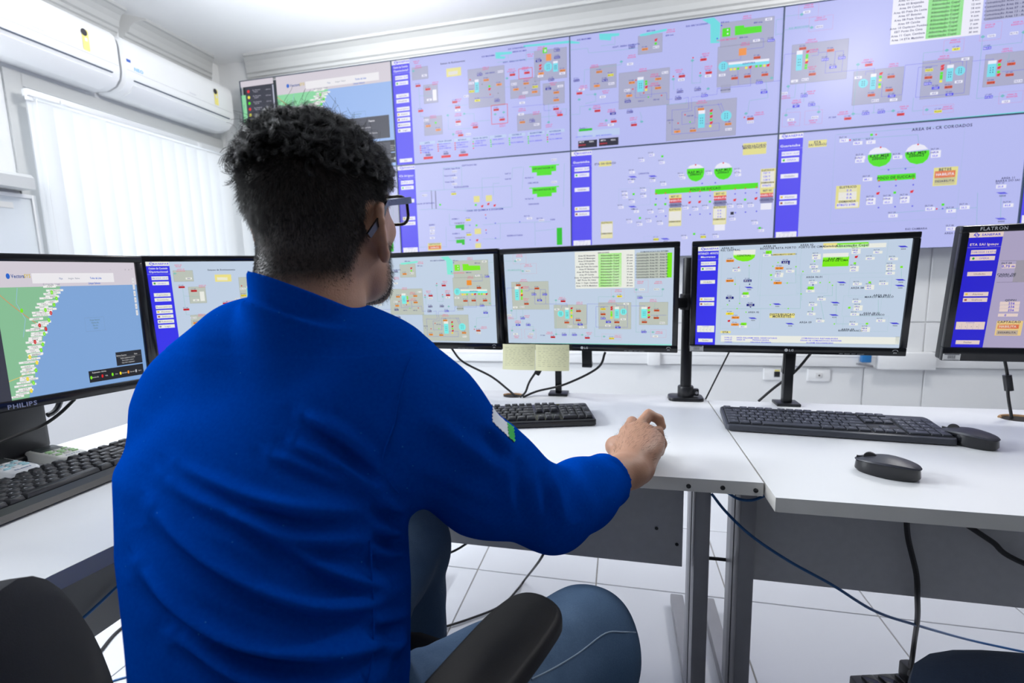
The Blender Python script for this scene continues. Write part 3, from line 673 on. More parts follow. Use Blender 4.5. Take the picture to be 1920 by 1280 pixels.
S1='''G 275 358 440 460 390 530 540 700 395 850 585 1018 835 375 1210 725 1500 190 1828 450 1260 480 1560 632 1588 515 1805 705 1330 830 1570 965;
X 1345 368 1483 450 1070 733 1236 905; k 320 300 340 345 510 510 1015 360 1275 380 1410 360 1430 470 1690 515 1380 648 1380 775 740 680 740 825 905 918 490 845 1185 930 1650 935 1745 800 1520 808 1460 230 1570 160 745 1000;
t 15 ink 685 300 Estacao_de_Bombeamento; F ylabel 620 365 770 430; F white 640 395 735 418;
r 338 536 436 570 365 787 705 698 735 752 740 895 912 950 765 1030 1283 425 1428 405 1120 775 1180 873 1720 767 1758 827; o 1020 478 1148 522 1420 512 1318 572 1505 596 1722 602 1722 678 1382 900 1570 412 1785 382 440 938 540 976; n 955 425 1130 685 1545 285 1728 180 1730 252 1672 475 1642 565 1480 888; y 875 592 932 682 1510 545; w 400 432 450 675 735 780 740 920 840 1020 1162 392 870 510 1298 518 1410 605 1762 538 1380 705 1370 820 1525 922 420 880 1562 438 1782 410 820 640; 
T 905 475 948 600 1690 290 1738 390; C 1640 345 42; F white 482 575 525 680; F orange 1618 220 1672 280; R 1052 570 1560 335 1560 365; g 1052 540 515 905; d red 1060 622 860 475; d line 980 520 1140 610 1410 555 1510 490; D 290 388 635 830 800 815 1110 820 1195 800 690 1020 1228 460 1645 900;
L teal 345 545 350 635 480 635; L teal 350 635 362 845 395 845; L teal 640 830 640 970 865 960; L teal 800 815 900 815 900 890 1060 880; L teal 640 740 835 725; L teal 1210 550 1260 545; L teal 1420 290 1420 200 1500 195; L teal 1130 300 1500 262; L teal 1240 260 1240 225; L pipe 1280 750 1600 720 1600 785 1670 780; L teal 1645 710 1650 900; L teal 1570 850 1820 825 1825 765 1770 770; L pipe 905 660 1090 648 1090 620; L teal 960 560 1050 545 1110 540; L teal 690 1020 690 1045;
S lake 1395 128 1850 82 1850 108 1395 148; S lake 1112 200 1280 192 1275 215 1160 228 1160 240 1215 240 1205 265 1115 262; F green 1585 155 1630 205; F white 1600 172 1622 195; t 13 navy 1040 237 RIO_MARUMBI; t 12 navy 1325 158 RIO_CANASVIEIRAS; t 12 navy 1355 188 SERRA_DO_MAR; t 12 navy 1300 288 ADUT._SERRA_DO_PRATA; t 12 navy 1060 405 EAB_SERRA;
F lblue 352 1098 510 1112 530 1085 685 1100 700 1065 865 1080 880 1050 1045 1065 1055 1035 1222 1050 1245 1018 1412 1033 1435 1000 1605 1015 1625 980 1805 995;
t 13 navy 430 1106 LESTE; t 13 navy 607 1088 PRAIA_GRANDE; t 13 navy 780 1074 BETARAS; t 13 navy 960 1058 PRAIA_DE_LESTE; t 13 navy 1140 1041 CAIOBA; t 13 navy 1325 1023 CAIOBA_II; t 13 navy 1520 1005 GUARATUBA; t 13 navy 1710 988 ALVORADA;
t 11 bar 430 1135 NIVEL_BAIXO_01; t 11 bar 410 1158 BOMBA_02; t 11 bar 430 1178 FALTA_ENERGIA; t 11 bar 420 1200 COMUNIC; t 11 bar 605 1115 NIVEL_BAIXO_01; t 11 bar 590 1140 BOMBA_02; t 11 bar 610 1160 FALTA_ENERGIA; t 11 bar 780 1102 NIVEL_BAIXO_01; t 11 bar 770 1125 BOMBA_02; t 11 bar 780 1148 FALTA_ENERGIA; t 11 bar 965 1085 NIVEL_BAIXO; t 11 bar 945 1108 BOMBA_02; t 11 bar 965 1132 FALTA_ENERGIA; t 11 bar 1140 1070 NIVEL_BAIXO; t 11 bar 1140 1115 FALTA_ENERGIA; t 11 bar 1330 1052 NIVEL_BAIXO; t 11 bar 1330 1100 FALTA_ENERGIA; t 11 bar 1515 1035 NIVEL_BAIXO; t 11 bar 1515 1085 FALTA_ENERGIA; t 11 bar 1715 1018 NIVEL_BAIXO; t 11 bar 1715 1065 FALTA_ENERGIA;
d red 362 1140 362 1160 364 1182 366 1205 537 1122 538 1145 540 1167 541 1188 708 1108 709 1130 710 1152 711 1172 890 1115 893 1160 1633 1050 1634 1073; d green 889 1095 891 1138 1065 1080 1067 1100 1069 1122 1070 1142 1252 1062 1253 1083 1254 1104 1255 1124 1441 1045 1442 1066 1443 1088 1444 1108 1632 1027 1635 1095;
s 440 1228 618 1214 790 1200; F red 393 1248 487 1265 570 1234 665 1250 745 1220 840 1236;
'''
S2='''G 212 525 437 700 460 580 890 845 625 262 830 395 1310 355 1785 648 1335 150 1785 300 870 850 1460 1110 1338 685 1415 740; k 250 520 570 435 665 552 905 215 1205 420 975 560 1228 530 1560 98 1545 328 345 740 155 698 270 868 395 900 585 970 320 1020 1170 825 1665 925 765 597 765 675;
r 1185 462 1230 575 1000 605 120 752 275 902 415 993 588 1023; O 1645 445 1452 622 1562 607 1712 592 1588 970; o 290 568 270 688 570 660 548 772 797 628 795 706 682 373 1163 888 960 1080 1095 1072 1397 1015; n 95 642 338 640 535 822 983 738 1135 720 968 797 408 925 553 912 570 356; b 1765 297 1665 660 1705 742 1193 772; y 388 595; w 395 668 555 500 320 782 140 718 530 726 995 635 1225 603 855 573 1400 1060 1588 998 1345 595 778 355 1745 115 390 1022 1640 298;
T 618 615 670 735 1142 900 1195 1045; C 1355 520 42 1380 945 46; F orange 1490 368 1553 422; S white 1400 488 1750 452 1750 472 1400 508; S cyan 1400 508 1750 472 1750 498 1400 532; t 13 navy 1575 492 ADUTORA; R 693 700 1250 902 1250 952 1250 1006 775 295 1585 528 1738 512; g 693 650 693 672 1250 925 1250 978 775 325 1482 540 1640 520 1675 516; q 693 722 1422 547 1452 544 1552 532 1708 514 1243 1032; d red 578 716 672 748 825 770 1027 936 967 1008 1095 447 927 607 1158 577 1537 958 605 640; d green 712 784 1070 998; d line 895 1005;
S lake 1170 118 1275 100 1330 150 1322 318 1245 322 1245 160; S lake 290 240 465 235 460 258 395 265 390 298 292 292; S lake 640 245 870 195 870 215 690 258 640 262; S lake 0 305 125 312 120 325 0 330; F green 1348 195 1415 260; S green 1455 175 1535 167 1535 185 1685 170 1685 225 1455 255; d white 1393 208 1393 240; d blue 1303 282 1340 170;
L teal 40 380 190 365 200 405 420 385 625 362; L teal 305 345 425 330 425 260; L teal 160 670 165 550 480 505 480 480; L pipe 170 860 460 825; L pipe 600 790 600 700 740 690 740 780 600 790; L pipe 640 745 640 770 870 745 870 805 920 800; L teal 170 765 260 760 260 820 170 840; L teal 930 625 930 720; L teal 1090 470 1085 665 1160 660 1160 600; L pipe 1010 795 1055 785 1060 885 915 895 915 1105 1320 1070 1320 1005 1200 1015; L pipe 1080 790 1085 900 1000 912 1000 1020 1110 1005 1110 945; L pipe 1340 845 1110 865 1115 960 1140 960; L pipe 1085 785 1300 760 1305 710 1590 685 1590 530; L pipe 1480 550 1485 680 1860 640 1870 445 1900 440; L pipe 1310 835 1345 920; L pipe 1335 833 1365 915; L pipe 1345 480 1505 460 1505 425; L pipe 1555 375 1700 355 1700 280 1610 290; L teal 1735 790 1580 815 1565 920; L teal 1720 640 1740 790; L teal 1805 260 1810 120 1890 108; L teal 1810 245 1890 238; L teal 640 1000 655 960 640 910; L teal 40 935 125 930 125 865 170 862; L teal 700 660 760 640; L teal 860 850 1040 835 1040 800;
D 480 480 255 760 118 805 210 888 655 995 350 985 1090 470 925 630 1158 600 1225 712 1550 925 1770 620; t 13 navy 160 287 RIO_MARUMBI; t 13 navy 520 342 ADUT._SERRA_DO_PRATA; t 13 navy 735 213 800_mca; t 13 navy 1130 165 RIO_SERTAOZINHO; t 12 navy 1655 142 800_mca; t 12 navy 1370 140 800_mca; t 12 navy 1530 270 800_mca; t 13 pink 1385 290 POCOS_BETARAS; t 12 navy 895 252 800_mca; t 12 ink 1375 722 BOOSTER; t 11 navy 650 818 VRP_01; t 11 navy 780 805 VRP_02; t 11 navy 900 983 VRP_05; t 11 navy 1070 945 VRP_08; t 12 navy 155 1050 Bomba_1; F dgreen 115 1060 230 1072;
F lblue 105 1080 465 1105; t 11 bar 160 1122 COTA_TUBULACAO; t 11 bar 330 1110 NIVEL_MANANCIAL; F black 110 1162 272 1210 288 1142 455 1192; t 12 white 140 1170 META; t 12 white 225 1165 REAL; t 12 red 142 1196 ABAIXO; t 12 white 325 1155 META; t 12 white 412 1150 REAL; t 12 red 325 1182 ABAIXO;
S lake 40 1252 1822 1104 1822 1112 40 1262; t 15 navy 850 1192 CAIOBA_A_MATINHOS
'''
S3='''P 135 117 243 187 198 190 326 266 1107 320 1217 416 922 395 1027 467 112 710 208 787 228 710 323 787 847 750 1005 797 1238 715 1360 778; G 123 335 427 552 463 518 728 706 820 500 1080 710 1147 497 1373 677;
F white 630 95 1108 380; F green 818 108 1005 372; F gray 1125 100 1365 302; F green 1370 100 1405 298; t 13 ink 860 100 GERADORES; t 13 ink 1268 90 COMUNICACAO_DO_SISTEMA;
t 15 ink 727 124 Area_02_Brejatuba; t 15 ink 727 145 Area_03_Morangas; t 15 ink 727 167 Area_03_Brejatuba; t 15 ink 727 189 Area_04_Caioba; t 15 ink 727 211 Area_05_Praia_De_Leste; t 15 ink 727 232 Area_07_Betaras; t 15 ink 727 254 Area_08_Praia_Grande; t 15 ink 727 276 Area_09_Caioba; t 15 ink 727 298 Area_10_Captacao_Pombas; t 15 ink 727 319 EBT_Porto_De_Cima; t 15 ink 727 341 Area_11_Capt._Cambara; t 15 ink 727 364 Area_14_ETA_Matinhos;
t 15 gtext 912 121 Alimentação_Copel; t 15 gtext 912 142 Alimentação_Copel; t 15 gtext 912 164 Alimentação_Copel; t 15 gtext 911 186 Alimentação_Copel; t 15 gtext 911 208 Alimentação_Copel; t 15 gtext 910 230 Alimentação_Copel; t 15 gtext 910 252 Alimentação_Copel; t 15 gtext 910 274 Alimentação_Copel; t 15 gtext 909 296 Alimentação_Copel; t 15 gtext 909 318 Alimentação_Copel; t 15 gtext 908 340 Alimentação_Copel; t 15 gtext 908 362 Alimentação_Copel;
t 14 ink 1070 118 15_mm; t 14 ink 1070 140 20_mm; t 14 ink 1070 162 20_mm; t 14 ink 1070 184 8_mm; t 14 ink 1070 207 12_mm; t 14 ink 1070 229 18_mm; t 14 ink 1070 251 14_mm; t 14 ink 1070 273 9_mm; t 14 ink 1070 296 26_mm; t 14 ink 1070 318 7_mm; t 14 ink 1070 340 50_mm; t 14 ink 1070 362 30_mm;
t 15 ink 1246 114 Comunicação_Area_02_-_Area_01; t 15 ink 1246 137 Comunicação_Area_03_-_Area_02; t 15 ink 1246 160 Comunicação_Area_04_-_Area_03; t 15 ink 1246 182 Comunicação_Area_05_-_Area_04; t 15 ink 1246 204 Comunicação_Area_06_-_Area_07; t 15 ink 1246 227 Comunicação_Area_06_-_Area_08; t 15 ink 1246 250 Comunicação_Area_07_-_Area_09; t 15 ink 1246 272 Comunicação_Area_13_-_Area_06; t 15 ink 1246 294 Comunicação_Area_13_-_Area_14;
L shade 630 134 1108 129; L shade 630 156 1108 151; L shade 630 178 1108 173; L shade 630 200 1108 195; L shade 630 222 1108 217; L shade 630 243 1108 239; L shade 630 265 1108 261; L shade 630 287 1108 283; L shade 630 309 1108 305; L shade 630 331 1108 327; L shade 630 353 1108 350;
T 150 370 187 480 553 540 585 628 950 533 985 625 1163 533 1207 622; C 518 588 25 1020 572 27; R 207 381 207 440 605 545 924 537 924 553 1222 541 1222 577 1222 617; g 207 400 207 412 207 455 207 470 605 562 605 603 924 575 924 590 924 603 1222 560 1222 600; q 207 427 605 580 605 617 924 620;
O 180 360 245 509 328 386 567 658 661 567 658 640 857 592 967 656 1285 562 1282 622 1187 655; r 537 488 456 775 731 781; b 304 434 350 481 391 434 214 625 178 678 259 678 547 757 628 757 674 674 857 626 900 654 976 697 1151 461 1183 734; y 988 449 857 551 925 785; w 180 157 255 247 155 537 210 534 488 553 686 696 590 690 1042 509 1018 632 895 683 1168 394 1285 392 1330 661 108 600 158 750 283 750 1275 768;
k 188 125 258 203 222 322 530 465 668 503 930 488 980 404 1155 338 1300 338 1258 482 250 610 178 652 430 742 745 745 973 770 1305 738 120 622 165 772 275 772 240 378 240 474; 
L pipe 85 510 88 383 150 383; L pipe 230 375 265 375 265 405 230 405; L pipe 265 392 310 392 310 445; L pipe 310 445 312 510 570 510 570 540; L pipe 350 395 398 395 398 508; L pipe 355 395 355 470; L pipe 525 545 525 525 570 525; L pipe 620 600 620 672 728 672 730 510 965 510 965 530; L pipe 965 520 1030 520 1030 545; L pipe 1050 520 1052 697 800 695 800 530 900 530; L pipe 1080 525 1190 525 1190 535; L teal 480 480 480 752 530 757; L teal 588 710 588 757; L teal 820 500 820 452 930 452; L teal 790 695 790 770 850 770; L teal 1122 395 1120 735 1240 735; L teal 1330 395 1330 448 1125 450; L teal 70 168 150 168; L teal 75 245 210 245; L teal 215 552 215 660; L teal 130 560 125 600; L teal 180 690 130 690 130 725; L teal 260 690 300 690 300 725; L teal 165 552 165 628 110 628; L teal 1270 500 1270 530 1240 560; L pipe 1240 600 1365 600; L teal 575 757 690 757;
D 155 168 215 247 480 480 130 722 300 722 482 752 690 757 865 770 1255 735 1335 392 1122 395 940 450 125 563; t 13 teal 150 238 RIO_MONTANHA; t 12 navy 375 760 FT_009; S lake 85 823 1403 832 1402 840 85 830; t 15 navy 780 828 CAIOBA_A_MATINHOS
'''
S4='''L teal 550 190 740 180 745 380; L teal 550 190 560 415; L teal 310 430 1255 372 1260 590 780 630 480 610 310 620; L teal 950 295 1130 285; L teal 950 295 955 500; L teal 1065 350 1130 345; L teal 1065 350 1070 480; L teal 1260 300 1265 190 1370 180; L teal 1365 410 1380 180; L teal 1790 590 1800 140; L teal 615 660 620 780; L teal 780 640 780 600; L teal 580 795 585 1010; L teal 600 940 700 935; L teal 620 780 830 775; L teal 960 775 1140 760 1140 920 960 920; L teal 1140 760 1660 740; L teal 1500 990 1495 750; L teal 1500 840 1700 820; L teal 310 1005 580 1000;
F dgreen 1720 806 1778 980; S green 1438 172 1745 150 1745 160 1715 162 1715 220 1668 224 1668 260 1515 270 1515 235 1465 238 1462 180 1438 182; S green 1438 394 1745 374 1745 384 1718 386 1720 442 1670 446 1670 480 1518 490 1516 455 1470 460 1468 402 1438 404; t 16 gtext 1585 192 DECANTADOR_01; t 16 gtext 1590 412 DECANTADOR_02; S dgreen 678 778 768 770 768 828 738 830 738 810 680 812; S dgreen 685 930 773 922 773 980 745 980 745 962 687 965; t 13 ink 720 757 TANQUE_01; t 13 ink 725 908 TANQUE_02;
y 660 457 810 725 817 877; F ylabel 865 480 928 540 990 472 1055 530 875 815 942 868 882 965 942 1012; g 887 570 520 568 895 780; R 952 585 1015 562 1080 577 900 935; d red 988 673 992 828; d pipe 992 706 996 860 826 780 830 930 1088 758 1090 912 1340 745; 
w 668 226 668 292 668 355 360 472 1692 106 1695 335 1440 708 1565 728 440 805 440 835 440 864 440 910; t 13 navy 640 196 Turbidez_Agua_Bruta; t 13 navy 620 267 Vazao_Entrada; t 13 navy 620 332 Vazao_Saida; t 14 navy 820 160 CAPTACAO_SAI; t 15 navy 740 384 FLOCULADOR; t 17 navy 980 620 CASA_DE_QUIMICA_E_DOSAGEM; t 13 navy 370 555 CALHA_DE_ENTRADA; F shade 425 425 442 610 465 425 485 610; t 13 navy 1480 342 DESCARGA; t 13 navy 1485 560 DESCARGA; t 12 navy 1440 290 FILTRO_01; t 12 navy 1440 507 FILTRO_02; t 14 navy 1290 884 RESERVATORIO; t 12 navy 1220 247 RAP_01; t 12 navy 1220 303 RAP_02; t 12 navy 1415 684 DLT_01; t 12 navy 1545 708 DLT_02; t 12 navy 1680 720 REDE; t 12 navy 680 714 BOMBA_1; t 12 navy 685 865 BOMBA_2; t 14 navy 437 775 QDP01; F ylabel 393 965 535 1035; F red 400 992 530 1022; t 15 ink 463 972 CAPTACAO; t 14 white 465 1008 HABILITA;
'''
S5='''F ylabel 295 245 405 283 1563 88 1765 175 312 775 415 918 910 538 1022 570 910 655 1018 810 1305 512 1415 545 1300 640 1412 795 1718 312 1842 480 1712 485 1828 522; F white 318 795 412 870 316 885 412 915 912 685 1015 762 912 782 1012 806 1305 660 1408 742 1302 765 1405 790 1724 335 1836 420 1722 440 1834 470 1310 800 1402 850 1718 615 1812 665; F red 915 570 1020 605 1306 548 1414 582 1714 522 1826 556; F shade 918 608 1018 648 1308 584 1412 632 1714 558 1824 606; t 17 ink 350 263 ETA_SAI_GUACU; t 17 ink 1660 105 RESERVATORIO; t 17 ink 1660 122 MANUTENCAO; t 15 ink 965 553 BET_01; t 15 ink 1360 528 BET_02; t 15 ink 1775 500 BET_03; t 16 white 968 588 HABILITA; t 16 white 1360 565 HABILITA; t 16 white 1770 540 HABILITA; t 14 ink 968 628 DESABILITA; t 14 ink 1360 608 DESABILITA; t 14 ink 1770 582 DESABILITA; t 14 ink 363 783 ELETRICO; t 14 ink 363 878 DEMANDA; t 14 ink 963 667 ELETRICO; t 14 ink 962 773 DEMANDA; t 14 ink 1355 646 ELETRICO; t 14 ink 1353 752 DEMANDA; t 14 ink 1780 322 ELETRICO; t 14 ink 1778 430 DEMANDA; t 15 bar 1770 345 127_V; t 15 bar 1770 376 126_V; t 15 bar 1770 406 128_V; t 14 bar 1770 456 970672; t 14 bar 1355 676 0_A; t 14 bar 1355 703 0_A; t 14 bar 1355 730 0_A;
S green 1068 312 1222 302 1222 340 1212 380 1190 405 1150 422 1110 412 1085 392 1068 350; S white 1075 305 1090 285 1112 276 1145 270 1185 275 1218 300; S green 1308 312 1467 298 1468 330 1455 365 1430 392 1390 405 1350 398 1322 375 1308 345; S white 1312 305 1330 275 1365 256 1400 252 1440 265 1465 295; t 20 gtext 1143 338 RAP_M12; t 18 gtext 1143 358 2000m3; t 20 gtext 1387 318 RAP_M13; t 18 gtext 1387 340 2000m3; S green 788 490 1695 430 1695 478 788 536; t 19 gtext 1230 485 POCO_DE_SUCCAO;
g 792 625 878 620 1270 598 1580 580 600 532 852 200 655 742 1132 882 1708 830; R 1090 607 1178 602 1487 585 1673 572; d pipe 797 575 882 570 1095 555 1182 552 1272 547 1492 530 1583 522 1680 520 798 728 882 725 1097 713 1183 708 1272 705 1495 695 1583 690 1680 683 1202 438 1318 432; F black 1452 688 1480 712; d red 1145 275 1388 258 797 530 880 524 1095 512 1183 507 1272 500 1493 487 1583 482 1680 472;
W 672 236 760 188 850 255 588 340 580 422 768 412 865 445 525 528 527 560 688 498 690 550 588 600 490 648 625 685 752 690 845 682 1060 655 1145 665 1235 652 1455 640 1540 640 1632 632 565 775 735 768 835 790 1472 752 655 798 1668 785 1722 852 1050 915 1325 905 1020 368 1518 330 1520 362 1265 350 1032 390; y 797 930 1212 908; A 590 380 765 374 588 642 875 925; t 13 navy 690 350 CARACOL; E 470 490 745 625 690 905 860 930;
'''
S6='''F ylabel 272 178 410 220; t 19 ink 342 188 ETA; t 17 ink 342 206 SAI_GUACU; E 490 130 1475 50 480 130 1405 770; t 22 ink 1295 74 AREA_04_-_CR_COROADOS; L teal 600 165 1110 130 1120 205; L teal 1570 575 1565 690 1250 705 930 730; L teal 820 400 1090 380; L teal 1750 590 1745 770; L teal 1565 690 1560 900;
S green 728 288 908 270 908 300 895 335 865 362 815 378 770 370 738 345 726 315; S white 730 283 745 255 780 232 820 226 865 232 895 255 906 266; S green 1013 268 1198 248 1200 280 1185 318 1150 348 1100 358 1050 345 1020 312 1012 290; S white 1016 262 1035 232 1070 208 1115 200 1160 212 1190 240; t 23 gtext 815 292 RAP_M58; t 21 gtext 815 312 2000m3; t 23 gtext 1100 270 RAP_M59; t 21 gtext 1100 290 2000m3; S green 800 442 1095 424 1095 470 800 490; t 20 gtext 940 457 POCO_DE_SUCCAO; F ylabel 1235 385 1408 515 485 525 660 690; F red 1242 412 1396 455; F shade 1240 462 1394 508; t 21 ink 1320 396 BET05; t 19 white 1320 433 HABILITA; t 16 ink 1315 485 DESABILITA; F white 505 545 642 570 503 575 640 600 501 604 638 628 488 655 652 684; t 18 ink 575 532 ELETRICO; t 17 ink 570 643 DEMANDA; t 17 bar 560 668 878672_kWh; t 17 bar 585 557 0_A; t 17 bar 585 587 0_A; t 17 bar 583 614 0_A;
R 802 582 1062 568; g 933 575 755 132 1303 667; d pipe 815 528 942 522 1075 515 808 690 935 683 1068 678 885 400 1015 392 1300 698; d red 825 228 1112 206 812 484 942 476 1075 468 590 172 1255 700 790 130; W 545 175 650 195 750 188 672 308 665 332 955 303 1250 265 1248 292 725 473 752 628 750 655 882 622 880 648 1012 615 1010 642 920 752 1205 700 1365 715 1470 688 1750 528 1805 672 1365 852; A 1755 578 1745 775; t 15 ink 1805 462 AREA_11; t 15 ink 1800 482 BARRA_DO_SAI; t 15 ink 1098 852 RIO_CAMBARA; t 15 ink 1365 885 AREA_45
'''
S7='''F white 1100 165 1590 180; F ylabel 1100 150 1205 185 680 697 875 733 295 835 375 852; F green 1207 150 1450 180 1097 258 1295 328 650 208 695 235 470 532 515 552 978 488 1025 512 455 770 498 795; F white 1098 230 1295 258 398 205 568 240; S green 393 238 568 238 562 260 540 278 510 290 470 292 425 280 400 262; S white 395 236 420 215 450 205 490 203 530 208 560 225 567 236; t 21 gtext 1325 166 Alimentação_Copel; t 19 ink 1152 171 Gerador; t 19 gtext 1195 270 RAP_M01; t 17 gtext 1195 284 PORTO_DE_CIMA; t 18 gtext 480 245 CENTRAL; t 21 ink 778 706 DISTRIBUICAO; t 21 ink 775 722 MORRETES; t 19 ink 335 844 ETA; t 18 ink 352 187 AREA_01; t 18 ink 375 203 REL_CENTRAL; t 18 ink 680 172 AREA_06; t 18 ink 745 187 BOOSTER_RETA_PORTO; t 18 ink 970 162 AREA_03; t 18 ink 1008 178 PORTO_DE_CIMA; t 17 ink 1030 413 AREA_06.01; t 17 ink 1365 498 AREA_08; t 17 ink 1560 555 AREA_08.01; t 17 ink 1535 568 MARCO_MARCELO; t 17 ink 960 767 AREA_09; t 17 ink 1290 822 AREA_09; t 16 ink 1310 832 BARRO_BRANCO; t 16 ink 555 688 AREA_02; t 16 ink 1690 240 COLONIA_MARQUES; t 16 ink 1475 695 AREA_08.02; t 16 ink 1480 708 BARRO_BRANCO;
E 310 190 600 640 610 170 900 555 900 150 1580 380 900 400 1130 540 1310 420 1620 570 300 665 600 820 1260 720 1600 840 1260 560 1540 720; o 370 287 368 443 755 345 742 460 412 730 408 785; n 805 297 507 443 368 576 530 632; y 368 700; W 1045 245 1045 265 1025 333 1040 367 420 362 755 390 752 405 1355 205 1355 222 1525 220 1465 268 1342 338 1340 360 1645 272 1625 325 1625 348 1622 384 1365 468 1570 465 1462 485 1460 502 1018 458 1085 587 1018 630 1360 605 1372 645 1370 665 1345 705 1005 702 1075 757 1335 782 1548 755 1430 815 1428 832 660 243 998 522 472 800 490 563 840 368; A 1720 175 515 495 735 625 545 735 835 778 1240 455 1700 435 1695 480 1190 613 1180 710 1655 775; R 1355 257 360 757; g 1345 306 1710 335 690 398 1462 456 1302 653 1440 778; d green 520 325 410 470 445 620 350 630 425 660 705 330 885 333 695 435 817 460 940 370 925 546 1075 457 1148 455 1170 478 685 630 825 660 1015 655 1015 668 1185 780 495 688 745 300 1030 290; d red 438 338; d navy 830 312 523 470 365 600 530 648 1018 475;
L teal 520 325 520 500; L teal 410 470 410 410; L teal 445 620 445 480; L teal 310 660 920 660 920 400; L teal 885 333 885 460 700 460; L teal 1170 478 1170 560 1100 560; L teal 1200 460 1200 780 1420 780; L teal 930 600 930 380; L teal 1070 560 1110 770; L teal 1530 590 1530 700; L teal 1710 350 1710 420; F ylabel 705 232 880 241; t 12 ink 790 237 BOMBEAMENTO_REMOTO;
F white 300 868 1690 940; F shade 1665 880 1690 940; L shade 310 888 1660 905; L shade 310 905 1660 925; L shade 310 922 1660 944; t 13 bar 355 885 14:46:12; t 13 bar 455 887 AREA_01; t 13 bar 610 890 ALARME_NIVEL_RESERVATORIO; t 13 bar 1070 893 COMUNICACAO_RESTABELECIDA; t 13 bar 355 902 14:45:57; t 13 bar 455 903 AREA_06; t 13 bar 610 906 PRESSAO_BAIXA; t 13 bar 1080 910 FALHA_DE_COMUNICACAO_BOOSTER; t 13 bar 355 920 14:44:03; t 13 bar 610 923 VALVULA_FECHADA; t 13 bar 1070 928 ALARME_RECONHECIDO;
'''
S8='''F white 588 430 690 460 570 727 724 752 568 755 720 780 565 782 717 806 555 822 708 846 ; t 14 ink 620 420 DLT_04; t 20 bar 635 444 0,75_m; t 17 ink 620 508 CANAL_DE; t 17 ink 622 522 ADUCAO; F shade 700 398 725 570 745 396 768 572; L line 575 402 768 398; L line 540 573 768 570; t 17 ink 655 715 QDP01; t 19 bar 660 740 256; t 19 bar 658 767 256; t 19 bar 655 794 256; t 18 bar 610 834 0; F ylabel 545 880 732 998; F red 552 908 716 943; F shade 544 954 706 992; t 19 ink 640 888 CAPTACAO; t 18 white 630 925 HABILITA; t 15 ink 622 972 DESABILITA
'''
def mapview():
    p=Pic(); p.rect(0,'sea',0,0,1,1); p.rect(2,'D9D2DC',0,0,1,.185)
    # land with a slanting shore, road, label pile along the coast
    coast=[(.42,.185),(.40,.24),(.36,.30),(.345,.36),(.31,.40),(.30,.46),(.265,.52),(.25,.58),(.235,.64),(.20,.70),(.175,.78),(.165,.86),(.13,.92),(.11,1)]
    p.poly(1,'land',[(0,.185)]+[(0,1)]+coast[::-1]); 
    p.line(2,'E0905A',[(0,.20),(.08,.30),(.17,.40),(.24,.47),(.28,.47)],.003); p.line(2,'E0C870',[(.0,.86),(.07,.84),(.14,.80)],.003); p.line(2,'9CC4E4',[(.14,.19),(.12,.3),(.16,.42),(.13,.55)],.003)
    rg=random.Random(4)
    for i in range(64):
        k=i/64*(len(coast)-1); a,b=coast[int(k)],coast[min(int(k)+1,len(coast)-1)]; t=k-int(k)
        x=a[0]+(b[0]-a[0])*t-.045+rg.uniform(-.035,.03); y=a[1]+(b[1]-a[1])*t+rg.uniform(-.012,.012)
        p.cr(3,'F4F4F2',x,y,.085,.015); p.text(4,'black',x,y,.009,rg.choice(('Poco 0%d Betaras','RAP 0%d Praia','Valvula 0%d','Booster 0%d'))%rg.randint(1,9))
    for i,(k,c) in enumerate(((.8,'green'),(1.6,'green'),(2.4,'green'),(3.0,'green'),(3.6,'red'),(4.6,'green'),(5.2,'red'),(5.7,'red'),(6.3,'green'),(7.2,'red'),(7.6,'green'),(8.3,'green'),(9,'yel'),(9.6,'yel'),(10.3,'green'),(11,'yel'),(11.6,'green'),(12.4,'yel'))):
        a,b=coast[int(k)],coast[int(k)+1]; t=k-int(k); x=a[0]+(b[0]-a[0])*t+(.004 if i%3 else -.05); y=a[1]+(b[1]-a[1])*t; p.disc(5,c,x,y,.009,.016,n=14); p.text(6,'white',x,y,.012,'1' if i%4 else '2',True)
    p.disc(5,'green',.145,.355,.009,.016,n=14)
    # header words and tools
    p.disc(4,'2A6AD0',.095,.105,.012,.020); p.text(4,'20509A',.155,.105,.026,'Vectora',True,st=1.1); p.text(4,'D8C020',.213,.105,.026,'SYS',True,st=1.1)
    p.rect(3,'F2F0F4',.24,.085,.58,.075); p.text(4,'2A5AA8',.43,.125,.014,'Mapa'); p.text(4,'5A6A86',.50,.125,.014,'Imagem'); p.text(4,'5A6A86',.545,.125,.014,'Relevo'); p.text(4,'2A6AD0',.68,.125,.016,'Todos da Lista',True); p.text(4,'2A6AD0',.665,.165,.016,'Limpar Selecao',True); p.text(4,'5A6A86',.36,.168,.014,'Guaraquecaba - Litoral')
    for k in range(6): p.cr(3,'E6E6EA',.975,.15+.055*k,.018,.045); p.text(4,'6A6A70',.975,.15+.055*k,.018,'+-o=xi'[k])
    for k,x in enumerate((.80,.92,.95,.975)): p.text(4,'6A6A70',x,.055,.018,'-ox*'[k])
    p.frame(3,'7A98C0',.555,.44,.70,.55,.0012); 
    for k,t in enumerate(('Parque Nacional','Marinho das','Ilhas dos','Currais')): p.text(4,'5A7A6A',.63,.46+.022*k,.013,t)
    p.rect(3,'26282E',.755,.745,.215,.115); p.text(4,'F0F0F0',.80,.775,.013,'Alarmes Externos',align=0); p.text(4,'F0F0F0',.92,.775,.013,'Status'); p.line(4,'909090',[(.765,.79),(.96,.79)],.0008)
    for k,t in enumerate(('Nenhum equipamento instalado','Para visualizar os alarmes','clique sobre o equipamento')): p.text(4,'E8E8E8',.85,.80+.019*k,.011,t)
    p.rect(3,'1E2026',.53,.87,.44,.095); p.text(4,'F0F0F0',.61,.886,.013,'Equipamentos  Alarmes')
